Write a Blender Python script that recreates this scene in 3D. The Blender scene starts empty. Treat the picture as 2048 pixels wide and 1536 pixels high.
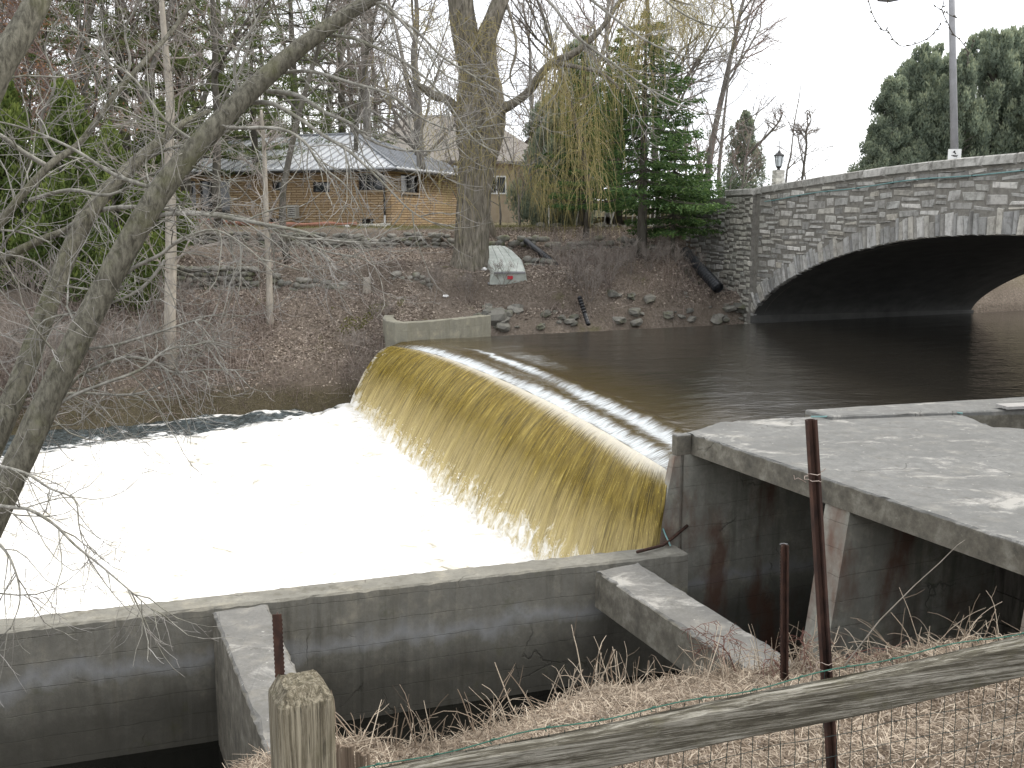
import bpy, math, random
import numpy as np
from mathutils import Vector, Matrix

# ------------------------------------------------------------------ camera, sky, sun, exposure
SC = bpy.context.scene
CAM_H, FPX, PITCH = 3.4, 2000.0, math.atan(328 / 2000.0)
cam_data = bpy.data.cameras.new('camera')
cam_data.sensor_width = 36.0
cam_data.lens = 36.0 * FPX / 2048.0
cam_data.clip_start = 0.05
cam_data.clip_end = 4000.0
cam = bpy.data.objects.new('camera', cam_data)
SC.collection.objects.link(cam)
cam.location = (0, 0, CAM_H)
cam.rotation_euler = (math.pi / 2 - PITCH, 0, 0)
SC.camera = cam

SUN_DIR = Vector((0.80, 0.22, 0.95)).normalized()
world = bpy.data.worlds.new('World')
SC.world = world
world.use_nodes = True
wt = world.node_tree
wt.nodes.clear()
w_out = wt.nodes.new('ShaderNodeOutputWorld')
w_bg = wt.nodes.new('ShaderNodeBackground')
w_sky = wt.nodes.new('ShaderNodeTexSky')
w_sky.sky_type = 'NISHITA'
w_sky.sun_disc = False
w_sky.sun_elevation = math.asin(SUN_DIR.z)
w_sky.sun_rotation = math.atan2(SUN_DIR.x, SUN_DIR.y)
w_mix = wt.nodes.new('ShaderNodeMix'); w_mix.data_type = 'RGBA'
w_mix.inputs[0].default_value = 0.90
w_tc = wt.nodes.new('ShaderNodeTexCoord')
w_map = wt.nodes.new('ShaderNodeMapping'); w_map.inputs['Scale'].default_value = (1, 1, 2.6)
w_n = wt.nodes.new('ShaderNodeTexNoise'); w_n.inputs['Scale'].default_value = 2.4; w_n.inputs['Detail'].default_value = 6
w_r = wt.nodes.new('ShaderNodeValToRGB')
w_r.color_ramp.elements[0].position = 0.3; w_r.color_ramp.elements[0].color = (0.80, 0.84, 0.92, 1)
w_r.color_ramp.elements[1].position = 0.62; w_r.color_ramp.elements[1].color = (1, 1, 1, 1)
w_mul = wt.nodes.new('ShaderNodeVectorMath'); w_mul.operation = 'SCALE'; w_mul.inputs['Scale'].default_value = 11.0
wl = wt.links.new
wl(w_tc.outputs['Generated'], w_map.inputs['Vector']); wl(w_map.outputs['Vector'], w_n.inputs['Vector'])
wl(w_n.outputs['Fac'], w_r.inputs['Fac']); wl(w_r.outputs['Color'], w_mul.inputs[0])
wl(w_sky.outputs['Color'], w_mix.inputs[6]); wl(w_mul.outputs['Vector'], w_mix.inputs[7])
wl(w_mix.outputs[2], w_bg.inputs['Color']); wl(w_bg.outputs['Background'], w_out.inputs['Surface'])
w_bg.inputs['Strength'].default_value = 0.10

sun_data = bpy.data.lights.new('sun', 'SUN')
sun_data.energy = 1.4
sun_data.angle = math.radians(12)
sun_data.color = (1.0, 0.93, 0.82)
sun = bpy.data.objects.new('sun', sun_data)
SC.collection.objects.link(sun)
sun.rotation_euler = SUN_DIR.to_track_quat('Z', 'Y').to_euler()
SC.view_settings.view_transform = 'Standard'
SC.view_settings.look = 'None'
SC.view_settings.gamma = 1.0
SC.view_settings.exposure = 1.0
SC.view_settings.use_curve_mapping = False
try:
    SC.cycles.max_bounces = 6; SC.cycles.transparent_max_bounces = 4
except Exception: pass

# ------------------------------------------------------------------ survey helpers: a sighting in the photograph -> a place in the world
CP, SP = math.cos(PITCH), math.sin(PITCH)
def ray(px, py):
    a, b = (px - 1024) / FPX, (768 - py) / FPX
    return Vector((a, CP + b * SP, -SP + b * CP))
def onz(px, py, z):
    d = ray(px, py); t = (z - CAM_H) / d.z
    return Vector((d.x * t, d.y * t, z))
def aty(px, py, Y):
    d = ray(px, py); t = Y / d.y
    return Vector((d.x * t, Y, CAM_H + d.z * t))

R = random.Random(11)
NR = np.random.default_rng(7)
COL = SC.collection

# ------------------------------------------------------------------ mesh builder
class MB:
    def __init__(s): s.V = []; s.F = []; s.n = 0; s.A = {}
    def add(s, v, *fs, **att):
        v = np.asarray(v, float).reshape(-1, 3)
        for f in fs:
            f = np.asarray(f, int)
            if f.ndim == 1: f = f.reshape(1, -1)
            s.F.append(f + s.n)
        s.V.append(v); k = s.n; s.n += len(v)
        for a, x in att.items():
            s.A.setdefault(a, []).append((k, np.asarray(x, float)))
        return k
    def mesh(s, name, smooth=False):
        me = bpy.data.meshes.new(name)
        V = np.concatenate(s.V) if s.V else np.zeros((0, 3))
        me.vertices.add(len(V)); me.vertices.foreach_set('co', V.ravel())
        idx = np.concatenate([f.ravel() for f in s.F])
        tot = np.concatenate([np.full(len(f), f.shape[1]) for f in s.F])
        me.loops.add(len(idx)); me.loops.foreach_set('vertex_index', idx.astype(np.int32))
        me.polygons.add(len(tot))
        st = np.concatenate([[0], np.cumsum(tot)[:-1]]).astype(np.int32)
        me.polygons.foreach_set('loop_start', st)
        me.polygons.foreach_set('use_smooth', np.full(len(tot), bool(smooth)))
        for a, lst in s.A.items():
            dim = lst[0][1].ndim
            if dim == 1:
                arr = np.zeros(len(V))
                for k, x in lst: arr[k:k + len(x)] = x
                me.attributes.new(a, 'FLOAT', 'POINT').data.foreach_set('value', arr)
            else:
                arr = np.zeros((len(V), 3))
                for k, x in lst: arr[k:k + len(x)] = x
                me.attributes.new(a, 'FLOAT_VECTOR', 'POINT').data.foreach_set('vector', arr.ravel())
        me.update(calc_edges=True)
        return me
    def box(s, c, size, ax=None, ay=None, az=None):
        ax = Vector(ax or (1, 0, 0)); ay = Vector(ay or (0, 1, 0)); az = Vector(az or (0, 0, 1))
        c = Vector(c); hx, hy, hz = [q / 2 for q in size]
        v = [c + ax * (i * hx) + ay * (j * hy) + az * (k * hz) for i in (-1, 1) for j in (-1, 1) for k in (-1, 1)]
        s.add([tuple(q) for q in v], [[0, 1, 3, 2], [4, 6, 7, 5], [0, 4, 5, 1], [2, 3, 7, 6], [0, 2, 6, 4], [1, 5, 7, 3]])
    def tube(s, P, rad, sides=6, cap=True, **att):
        P = np.asarray([tuple(p) for p in P], float); n = len(P)
        rad = np.broadcast_to(np.asarray(rad, float), (n,))
        T = np.gradient(P, axis=0); T /= np.linalg.norm(T, axis=1)[:, None] + 1e-9
        ref = np.array([0, 0, 1.0]) if abs(T[:, 2]).mean() < .75 else np.array([1.0, 0.13, 0])
        U = np.cross(T, ref); U /= np.linalg.norm(U, axis=1)[:, None] + 1e-9
        W = np.cross(T, U)
        a = np.arange(sides) * 2 * math.pi / sides
        V = P[:, None] + rad[:, None, None] * (np.cos(a)[None, :, None] * U[:, None] + np.sin(a)[None, :, None] * W[:, None])
        i = np.arange(n - 1)[:, None] * sides; j = np.arange(sides)[None]; j2 = (j + 1) % sides
        q = np.stack([i + j, i + j2, i + sides + j2, i + sides + j], -1).reshape(-1, 4)
        fs = [q]
        if cap: fs.append(np.arange(sides)[::-1]); fs.append((n - 1) * sides + np.arange(sides))
        s.add(V.reshape(-1, 3), *fs)
    def grid(s, G, **att):
        n, m = G.shape[:2]
        i = np.arange(n - 1)[:, None] * m; j = np.arange(m - 1)[None]
        q = np.stack([i + j, i + m + j, i + m + j + 1, i + j + 1], -1).reshape(-1, 4)
        s.add(G.reshape(-1, 3), q, **att)
    def prism(s, poly, z0, z1, seg=0.25, jit=0.008, ch=0.014, rnd=R, batter=None):
        """vertical-sided block on an outline, with worn arrises; z0/z1 bottom/top"""
        pts = []
        n = len(poly)
        area = sum(poly[i][0] * poly[(i + 1) % n][1] - poly[(i + 1) % n][0] * poly[i][1] for i in range(n))
        if area < 0: poly = poly[::-1]
        for i in range(n):
            a = Vector(poly[i][:2]); b = Vector(poly[(i + 1) % n][:2]); L = (b - a).length
            k = max(1, int(L / seg)); nrm = Vector(((b - a).y, -(b - a).x)).normalized()
            for q in range(k):
                p = a.lerp(b, q / k)
                pts.append((p, nrm))
        m = len(pts); cen = Vector((sum(p[0].x for p in pts) / m, sum(p[0].y for p in pts) / m))
        rings = []
        for kk, (ins, z) in enumerate([(ch, z1), (0, z1 - ch * .9), (0, z0)]):
            ring = []
            for i, (p, nrm) in enumerate(pts):
                pn = pts[i - 1][1]
                nn = (nrm + pn); nn = nn / max(.3, nn.length) if nn.length else nrm
                big = jit * 3.0 if rnd.random() < .12 else jit
                jj = rnd.uniform(-big, jit * .3) if kk < 2 else 0
                q = p - nn * ins + nn * jj
                ring.append((q.x, q.y, z + (rnd.uniform(-jit, jit * .3) if kk < 2 else 0)))
            rings.append(ring)
        v = rings[0] + rings[1] + rings[2]
        i = np.arange(m); j = (i + 1) % m
        s.add(v, np.stack([i + m, j + m, j, i], -1), np.stack([i + 2 * m, j + 2 * m, j + m, i + m], -1),
              np.arange(m), np.arange(m)[::-1] + 2 * m)

def link(name, me, m, parent=None, loc=None):
    o = bpy.data.objects.new(name, me); COL.objects.link(o)
    if m is not None and (len(me.materials) == 0): me.materials.append(m)
    if parent is not None:
        o.parent = parent
        root = parent
        off = Vector((0, 0, 0))
        while root is not None: off -= root.location if True else 0; root = root.parent
        o.location = off if loc is None else off + Vector(loc)
    elif loc is not None: o.location = loc
    return o
def obj(name, mb, m, parent=None, smooth=False): return link(name, mb.mesh(name, smooth), m, parent)
def tag(o, label=None, cat=None, group=None, kind=None):
    if label: o['label'] = label
    if cat: o['category'] = cat
    if group: o['group'] = group
    if kind: o['kind'] = kind
    return o
def thing(name, label, cat, loc=(0, 0, 0), group=None):
    o = bpy.data.objects.new(name, None); COL.objects.link(o); o.location = loc
    o.empty_display_size = .2
    return tag(o, label, cat, group)
def copy_tree(o, parent=None):
    c = o.copy(); COL.objects.link(c); c.parent = parent
    for ch in list(o.children): copy_tree(ch, c)
    return c

# ------------------------------------------------------------------ materials
class NT:
    def __init__(s, name):
        s.m = bpy.data.materials.new(name); s.m.use_nodes = True
        s.t = s.m.node_tree; s.b = s.t.nodes['Principled BSDF']; s.o = s.t.nodes['Material Output']
    def n(s, ty, **kw):
        x = s.t.nodes.new('ShaderNode' + ty)
        for k, v in kw.items():
            if k.startswith('i_'):
                k = k[2:].replace('_', ' ')
                k = int(k) if k.isdigit() else k
                s.set(x.inputs[k], v)
            else: setattr(x, k, v)
        return x
    def set(s, sock, v):
        if isinstance(v, bpy.types.NodeSocket): s.t.links.new(v, sock)
        elif isinstance(v, bpy.types.Node): s.t.links.new(v.outputs[0], sock)
        else:
            if isinstance(v, (tuple, list)) and len(v) == 3 and sock.type == 'RGBA': v = (*v, 1)
            sock.default_value = v
    def coord(s, scale=(1, 1, 1), kind='Object', rot=(0, 0, 0)):
        tc = s.n('TexCoord')
        mp = s.n('Mapping', i_Vector=tc.outputs[kind]); mp.inputs['Scale'].default_value = scale; mp.inputs['Rotation'].default_value = rot
        return mp.outputs[0]
    def noise(s, vec, scale, detail=5, rough=.55, dist=0):
        x = s.n('TexNoise', i_Vector=vec, i_Scale=scale, i_Detail=detail, i_Roughness=rough, i_Distortion=dist)
        return x.outputs['Fac']
    def ramp(s, fac, stops, interp='LINEAR'):
        r = s.n('ValToRGB', i_Fac=fac); cr = r.color_ramp; cr.interpolation = interp
        while len(cr.elements) < len(stops): cr.elements.new(.5)
        for e, (p, c) in zip(cr.elements, stops):
            e.position = p; e.color = (*c, 1) if isinstance(c, (tuple, list)) else (c, c, c, 1)
        return r.outputs[0]
    def mix(s, f, a, b, mode='MIX'):
        x = s.n('Mix', data_type='RGBA', blend_type=mode)
        s.set(x.inputs[0], f); s.set(x.inputs[6], a); s.set(x.inputs[7], b)
        return x.outputs[2]
    def math(s, op, a, b=0.0, c=None, clamp=False):
        x = s.n('Math', operation=op, use_clamp=clamp); s.set(x.inputs[0], a); s.set(x.inputs[1], b)
        if c is not None: s.set(x.inputs[2], c)
        return x.outputs[0]
    def attr(s, name): return s.n('Attribute', attribute_name=name)
    def bump(s, h, strength=.5, dist=.02, prev=None):
        b = s.n('Bump', i_Height=h, i_Strength=strength, i_Distance=dist)
        if prev is not None: s.set(b.inputs['Normal'], prev)
        return b.outputs[0]
    def fin(s, color=None, rough=None, normal=None, **kw):
        if color is not None: s.set(s.b.inputs['Base Color'], color)
        if rough is not None: s.set(s.b.inputs['Roughness'], rough)
        if normal is not None: s.set(s.b.inputs['Normal'], normal)
        for k, v in kw.items(): s.set(s.b.inputs[k.replace('_', ' ')], v)
        return s.m

def simple(name, c1, c2, scale=6, rough=.85, bump=.3, dist=.01, stretch=(1, 1, 1), detail=6, rand=0.0, spec=.3, lo=.3, hi=.7):
    t = NT(name); v = t.coord(stretch)
    f = t.noise(v, scale, detail, .62)
    c = t.ramp(f, [(lo, c1), (hi, c2)])
    if rand:
        oi = t.n('ObjectInfo')
        k = t.math('MULTIPLY_ADD', oi.outputs['Random'], 2 * rand, 1 - rand)
        c = t.mix(1.0, c, t.n('CombineColor', i_Red=k, i_Green=k, i_Blue=k), 'MULTIPLY')
    nb = t.bump(t.noise(v, scale * 2.5, 6, .6), bump, dist) if bump else None
    return t.fin(c, rough, nb, Specular_IOR_Level=spec)

def concrete_mat(name, base=(.27, .265, .25), dark=(.10, .095, .085), damp=True, patches=False, boards=True, rust=False, stain_shade=None):
    t = NT(name); v = t.coord()
    sep = t.n('SeparateXYZ', i_Vector=v); z = sep.outputs[2]
    big = t.noise(v, .9, 6, .6); mid = t.noise(v, 5, 8, .65); fine = t.noise(v, 60, 4, .7)
    c = t.ramp(big, [(.32, tuple(x * .70 for x in base)), (.66, base)])
    c = t.mix(t.ramp(t.noise(v, 22, 6, .75), [(.36, .55), (.56, 0.0)]), c, tuple(x * .55 for x in base))
    c = t.mix(t.ramp(t.noise(v, 2.3, 8, .72), [(.52, 0.0), (.66, .45)]), c, tuple(min(1, x * w) for x, w in zip(base, (1.45, 1.38, 1.25))))
    c = t.mix(t.ramp(mid, [(.38, .75), (.62, 0.0)]), c, tuple(x * .62 for x in base))
    vs = t.coord((3.2, 3.2, .35)); st = t.noise(vs, 2.0, 6, .6)          # run-off streaks
    c = t.mix(t.math('MULTIPLY', t.ramp(st, [(.50, 0.0), (.70, .7)]), t.ramp(t.noise(v, .7, 3, .5), [(.4, .15), (.6, 1.0)])), c, dark)
    if damp:
        zz = t.math('ADD', z, t.math('MULTIPLY', t.math('SUBTRACT', t.noise(t.coord((1, 1, .6)), 1.3, 6, .6), .5), .9))
        f = t.n('MapRange', i_Value=zz); f.inputs[1].default_value = -1.75; f.inputs[2].default_value = -2.35
        c = t.mix(t.math('MULTIPLY', f.outputs[0], .70), c, (.045, .042, .033))
        # a pale lime tide line
        d = t.math('ABSOLUTE', t.math('SUBTRACT', zz, -1.80))
        b = t.n('MapRange', i_Value=d); b.inputs[1].default_value = .16; b.inputs[2].default_value = .0
        c = t.mix(t.math('MULTIPLY', b.outputs[0], .55), c, (.30, .31, .32))
        # moss
        c = t.mix(t.ramp(t.noise(v, 1.7, 7, .7), [(.58, 0.0), (.72, .5)]), c, (.075, .078, .03))
    if rust:
        c = t.mix(t.ramp(t.noise(t.coord((1, 1, .45)), 1.1, 5, .6), [(.52, 0.0), (.64, .75)]), c, (.12, .055, .035))
    if patches:
        p = t.noise(t.coord((.8, 1.3, 1)), 1.15, 10, .74, .6)
        c = t.mix(t.ramp(p, [(.54, 0.0), (.63, .6)]), c, (.42, .405, .37))
        p2 = t.noise(v, 14, 3, .5)
        c = t.mix(t.ramp(p2, [(.71, 0.0), (.735, .7)]), c, (.42, .41, .38))
        p3 = t.noise(v, 9, 3, .5)
        c = t.mix(t.ramp(p3, [(.27, .6), (.31, 0.0)]), c, (.09, .085, .075))
    if stain_shade is not None:   # brown stain with side shade painted in, on faces below the arris
        gm = t.n('MapRange', i_Value=t.math('ADD', z, t.math('MULTIPLY', t.math('SUBTRACT', mid, .5), .06))); gm.inputs[1].default_value = stain_shade - .012; gm.inputs[2].default_value = stain_shade - .035
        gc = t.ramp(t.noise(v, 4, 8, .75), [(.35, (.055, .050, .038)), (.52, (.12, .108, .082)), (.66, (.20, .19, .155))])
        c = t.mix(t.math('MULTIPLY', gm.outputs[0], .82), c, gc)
    h = t.math('ADD', t.math('MULTIPLY', mid, .6), t.math('MULTIPLY', fine, .25))
    # hairline cracks
    dv = t.n('VectorMath', operation='ADD', i_0=v, i_1=t.n('VectorMath', operation='SCALE', i_0=t.n('TexNoise', i_Vector=v, i_Scale=2.2, i_Detail=5.0).outputs['Color'], i_Scale=.55).outputs[0]).outputs[0]
    vo = t.n('TexVoronoi', feature='DISTANCE_TO_EDGE', i_Vector=dv, i_Scale=.75)
    ck = t.math('MULTIPLY', t.ramp(vo.outputs['Distance'], [(.002, 1.0), (.010, 0.0)]), t.ramp(t.noise(v, .9, 3, .5), [(.56, 0.0), (.62, 1.0)]))
    c = t.mix(t.math('MULTIPLY', ck, .5), c, (.03, .028, .022)); h = t.math('SUBTRACT', h, t.math('MULTIPLY', ck, .8))
    if boards:   # form-board joints
        k = t.math('FRACT', t.math('MULTIPLY_ADD', z, 3.3, t.math('MULTIPLY', big, .35)))
        g = t.math('ABSOLUTE', t.math('SUBTRACT', k, .5))
        gg = t.n('MapRange', i_Value=g); gg.inputs[1].default_value = .484; gg.inputs[2].default_value = .5
        h = t.math('SUBTRACT', h, t.math('MULTIPLY', gg.outputs[0], .8))
        c = t.mix(t.math('MULTIPLY', t.math('MULTIPLY', gg.outputs[0], .6), t.ramp(t.noise(v, 1.9, 4, .6), [(.40, 0.0), (.60, 1.0)])), c, tuple(x * .5 for x in dark))
    return t.fin(c, .93, t.bump(h, .55, .02), Specular_IOR_Level=.25)

def stone_mat(name, cols, scale=5, rand=.45, moss=0.0, streak=True):
    t = NT(name); oi = t.n('ObjectInfo'); rnd = oi.outputs['Random']
    tc = t.n('TexCoord')
    gm = t.n('NewGeometry')
    v = gm.outputs['Position']
    off = t.n('CombineXYZ'); t.set(off.inputs[0], t.math('MULTIPLY', rnd, 37.0))
    va = t.n('VectorMath', operation='ADD', i_0=v, i_1=off.outputs[0]).outputs[0]
    f = t.noise(va, scale, 8, .68)
    base = t.ramp(rnd, [(i / max(1, len(cols) - 1), c) for i, c in enumerate(cols)])
    c = t.mix(t.ramp(f, [(.34, .65), (.54, 0.0)]), base, (.10, .096, .085))
    c = t.mix(t.ramp(t.noise(va, scale * 5, 4, .6), [(.60, 0.0), (.72, .55)]), c, (.40, .39, .36))
    if streak:
        mp = t.n('Mapping', i_Vector=v); mp.inputs['Scale'].default_value = (2.2, 2.2, .35)
        st = t.noise(mp.outputs[0], 2.4, 6, .65)
        c = t.mix(t.ramp(st, [(.52, 0.0), (.72, .55)]), c, (.08, .077, .07))
    if moss:
        c = t.mix(t.ramp(t.noise(va, 2.2, 6, .6), [(.5, 0.0), (.66, moss)]), c, (.085, .095, .03))
    h = t.math('ADD', f, t.math('MULTIPLY', t.noise(va, scale * 6, 4, .7), .35))
    return t.fin(c, .95, t.bump(h, .9, .03), Specular_IOR_Level=.2)

def bark_mat(name, c1, c2, scale=9, stretch=.22, green=0.0, bump=1.0, dist=.02):
    t = NT(name); v = t.coord((1, 1, stretch))
    f = t.noise(v, scale, 8, .7, .4)
    c = t.ramp(f, [(.36, c1), (.62, c2)])
    big = t.noise(t.coord(), 1.6, 5, .6)
    c = t.mix(t.ramp(big, [(.4, 0.0), (.7, .45)]), c, tuple(.5 * (a + b) * .8 for a, b in zip(c1, c2)))
    if green: c = t.mix(t.ramp(t.noise(t.coord(), 3.5, 5, .65), [(.5, 0.0), (.68, green)]), c, (.11, .115, .045))
    return t.fin(c, .92, t.bump(f, bump, dist), Specular_IOR_Level=.2)

def leafy(name, c1, c2, c3=None, trans=.25):
    """needles, leaves, straw: the colour of every piece comes from its own random value"""
    t = NT(name); a = t.attr('rnd').outputs['Fac']
    st = [(0, c1), (.5, c2), (1, c3 or c2)]
    c = t.ramp(a, st)
    c = t.mix(t.ramp(t.noise(t.coord(), .9, 3, .5), [(.35, .35), (.6, 0.0)]), c, tuple(x * .6 for x in c1))
    t.fin(c, .8, None, Specular_IOR_Level=.25)
    if trans:
        tr = t.n('BsdfTranslucent', i_Color=c)
        mx = t.n('MixShader', i_Fac=trans); t.set(mx.inputs[1], t.b.outputs[0]); t.set(mx.inputs[2], tr.outputs[0])
        t.t.links.new(mx.outputs[0], t.o.inputs[0])
    return t.m

M = {}
M['deck'] = concrete_mat('deck_concrete', (.20, .20, .19), (.13, .125, .115), damp=False, patches=True, boards=False, stain_shade=.42)
M['wall'] = concrete_mat('wall_concrete', (.25, .24, .205), (.085, .078, .058))
M['walltop'] = concrete_mat('beam_concrete', (.21, .205, .19), (.12, .115, .10), damp=False, patches=True, boards=False, stain_shade=-1.15)
M['pier'] = concrete_mat('pier_concrete', (.34, .335, .29), (.11, .108, .085), damp=True, rust=True)
M['wing'] = concrete_mat('wing_concrete', (.26, .25, .20), (.13, .125, .09), damp=False)
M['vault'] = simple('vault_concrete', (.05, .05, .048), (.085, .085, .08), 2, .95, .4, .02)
M['mortar'] = simple('mortar', (.12, .114, .10), (.23, .22, .195), 8, .97, .6, .02)
M['stone'] = stone_mat('bridge_stone', [(.44, .43, .40), (.28, .275, .255), (.62, .60, .56), (.36, .35, .325), (.20, .20, .19), (.44, .415, .36), (.40, .40, .375), (.32, .315, .295), (.52, .51, .48)], 4)
M['voussoir'] = stone_mat('arch_stone', [(.34, .335, .315), (.24, .24, .23), (.52, .51, .48), (.31, .31, .30), (.44, .42, .37), (.20, .20, .195), (.40, .40, .385)], 4)
M['coping'] = stone_mat('coping_stone', [(.38, .37, .34), (.31, .305, .28), (.44, .43, .40)], 5)
M['pilstone'] = stone_mat('pilaster_stone', [(.42, .41, .35), (.32, .315, .28), (.52, .50, .44), (.28, .28, .25)], 4)
M['palestone'] = stone_mat('pale_limestone', [(.55, .53, .46), (.62, .60, .53), (.48, .46, .41)], 5, streak=False)
M['field'] = stone_mat('field_stone', [(.17, .165, .14), (.24, .23, .20), (.13, .13, .115), (.20, .19, .165), (.28, .265, .23)], 6, moss=.75, streak=False)
M['shore'] = stone_mat('shore_stone', [(.15, .145, .125), (.20, .19, .165), (.11, .108, .095), (.24, .23, .20)], 6, moss=.45, streak=False)
M['limb_fg'] = bark_mat('grey_limb_bark', (.12, .115, .095), (.34, .33, .295), 18, .3, .35, .7, .008)
M['bark_fg'] = bark_mat('grey_green_bark', (.045, .042, .032), (.20, .19, .15), 34, .35, .45, 1.0, .012)
M['twig_fg'] = simple('grey_twig_bark', (.11, .10, .09), (.34, .33, .31), 7, .9, 0, spec=.3)
M['bark_willow'] = bark_mat('willow_bark', (.060, .052, .040), (.26, .235, .19), 13, .14, .2, 1.3, .07)
M['bark_pale'] = bark_mat('pale_smooth_bark', (.19, .17, .14), (.34, .31, .265), 5, .3, .1, .3, .01)
M['bark_dark'] = bark_mat('dark_bark', (.05, .045, .038), (.14, .13, .11), 9, .2, .15, .9, .03)
M['bark_grey'] = bark_mat('grey_bark', (.10, .09, .08), (.25, .235, .21), 8, .25, .1, .6, .02)
M['twig_bg'] = simple('far_twig_bark', (.13, .11, .095), (.30, .27, .24), 1.5, .9, 0)
M['twig_red'] = simple('reddish_twig_bark', (.15, .10, .085), (.30, .22, .19), 1.5, .9, 0)
M['birch'] = simple('white_birch_bark', (.28, .26, .23), (.72, .70, .66), 6, .8, .2, lo=.3, hi=.5)
M['willow_twig'] = leafy('yellow_willow_twigs', (.25, .21, .085), (.36, .31, .12), (.42, .35, .20), .1)
M['spruce'] = leafy('spruce_needles', (.040, .080, .030), (.075, .135, .042), (.13, .20, .06), .35)
M['pine'] = leafy('pine_needles', (.07, .11, .035), (.14, .18, .06), (.22, .24, .09), .4)
M['cedar'] = leafy('cedar_scale_leaves', (.06, .095, .025), (.115, .16, .04), (.20, .24, .06), .35)
M['cedar_far'] = leafy('far_cedar_leaves', (.17, .21, .165), (.25, .30, .22), (.36, .39, .26), .55)  # distance haze mixed into a paler, greyer leaf green
M['rusty'] = leafy('clinging_dead_leaves', (.14, .07, .035), (.22, .12, .06), (.30, .17, .09))
M['leaves'] = leafy('fallen_leaves', (.15, .118, .092), (.29, .24, .195), (.50, .43, .36), .1)
M['straw'] = leafy('dead_straw', (.10, .075, .052), (.27, .21, .155), (.56, .48, .375), .1)
M['brush'] = leafy('brush_twigs', (.13, .10, .085), (.24, .19, .165), (.36, .31, .27), 0)
M['moss'] = leafy('moss_tufts', (.08, .085, .02), (.13, .13, .03), (.19, .18, .05))
M['greengrass'] = leafy('yard_grass', (.12, .12, .05), (.19, .18, .07), (.28, .25, .12))
M['roof'] = simple('grey_metal_roof', (.46, .48, .50), (.60, .62, .64), 1.2, .5, 0, spec=.5)
M['roof2'] = simple('brown_shingle_roof', (.19, .175, .155), (.27, .25, .225), 9, .9, .5, .03)
M['trim'] = simple('dark_trim', (.03, .028, .026), (.05, .047, .043), 5, .6, 0)
M['glass'] = NT('window_glass').fin((.012, .016, .018), .06, None, Specular_IOR_Level=.6)
M['white'] = simple('white_paint', (.60, .60, .58), (.74, .74, .72), 5, .6, 0)
M['pipe'] = simple('black_plastic_pipe', (.010, .011, .013), (.022, .024, .028), 8, .42, 0, spec=.5)
M['rust'] = simple('rusted_steel', (.022, .013, .011), (.075, .038, .026), 22, .85, .6, .003, (1, 1, .5))
M['galv'] = simple('galvanised_pole', (.20, .20, .205), (.27, .27, .28), 4, .6, 0, spec=.5)
M['iron'] = simple('black_iron', (.012, .012, .012), (.03, .028, .027), 9, .5, 0)
M['lampglass'] = simple('frosted_lamp_glass', (.55, .60, .62), (.68, .72, .74), 5, .35, 0, spec=.5)
M['cable'] = simple('blue_green_cable', (.10, .20, .20), (.17, .29, .28), 5, .6, 0)
M['greencord'] = simple('dark_green_cord', (.015, .07, .05), (.03, .12, .085), 30, .6, 0)
M['wire'] = simple('coated_wire', (.012, .022, .020), (.03, .05, .045), 30, .5, 0)
M['tie'] = simple('tie_wire', (.20, .15, .12), (.36, .30, .26), 30, .6, 0)
M['board'] = simple('weathered_board', (.22, .21, .20), (.40, .39, .37), 7, .9, .4, .01, (1, 6, 6))
M['blackwater'] = NT('channel_water').fin((.006, .006, .005), .08, None)
M['asphalt'] = simple('asphalt', (.045, .045, .045), (.065, .065, .063), 12, .95, .3)
M['clay'] = simple('orange_edging', (.20, .095, .065), (.28, .14, .10), 5, .9, .3)
M['acmetal'] = simple('beige_metal', (.33, .32, .28), (.42, .41, .37), 4, .6, 0)

def wood_mat(name, c1, c2, axis):
    t = NT(name)
    v = t.n('VectorRotate', rotation_type='Z_AXIS')
    tc = t.n('TexCoord'); t.set(v.inputs['Vector'], tc.outputs['Object']); v.inputs['Angle'].default_value = -axis if axis is not None else 0
    mp = t.n('Mapping', i_Vector=v.outputs[0])
    mp.inputs['Scale'].default_value = (.9, 30, 30) if axis is not None else (30, 30, .9)
    g = t.noise(mp.outputs[0], 2.8, 10, .78, .35)
    kn = t.noise(tc.outputs['Object'], 5.5, 5, .6, 1.4)
    c = t.ramp(g, [(.38, tuple(q * .6 for q in c1)), (.47, c1), (.54, tuple((a + b) / 2 for a, b in zip(c1, c2))), (.64, c2)])
    c = t.mix(t.ramp(kn, [(.56, 0.0), (.74, .55)]), c, (.13, .12, .07))
    c = t.mix(t.ramp(t.noise(mp.outputs[0], 7, 5, .6), [(.58, 0.0), (.64, .75)]), c, (.045, .04, .03))
    return t.fin(c, .9, t.bump(g, 1.0, .014), Specular_IOR_Level=.2)

# ================================================================== THE SETTING
def fbm(x, y, seed=0, oct=4, s=1.0):
    r = np.random.default_rng(seed); out = 0; a = 1; 
    for o in range(oct):
        for k in range(3):
            th = r.uniform(0, 6.28); ph = r.uniform(0, 6.28); f = s * 2 ** o * r.uniform(.7, 1.4)
            out = out + a * np.sin((x * math.cos(th) + y * math.sin(th)) * f + ph + 1.3 * np.sin(.6 * f * (x * math.sin(th) - y * math.cos(th)) + ph * 2)) / 3
        a *= .5
    return out

ZW = -1.15
P1 = onz(1378, 1106, ZW); P2 = onz(0, 1264, ZW)
wd = (P2 - P1).normalized(); wn = Vector((-wd.y, wd.x, 0))
if wn.y < 0: wn = -wn                                                     # towards the foam
def wall_y(x, off=.42): return P1.y + wn.y * off + (x - P1.x - wn.x * off) * wd.y / wd.x
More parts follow.
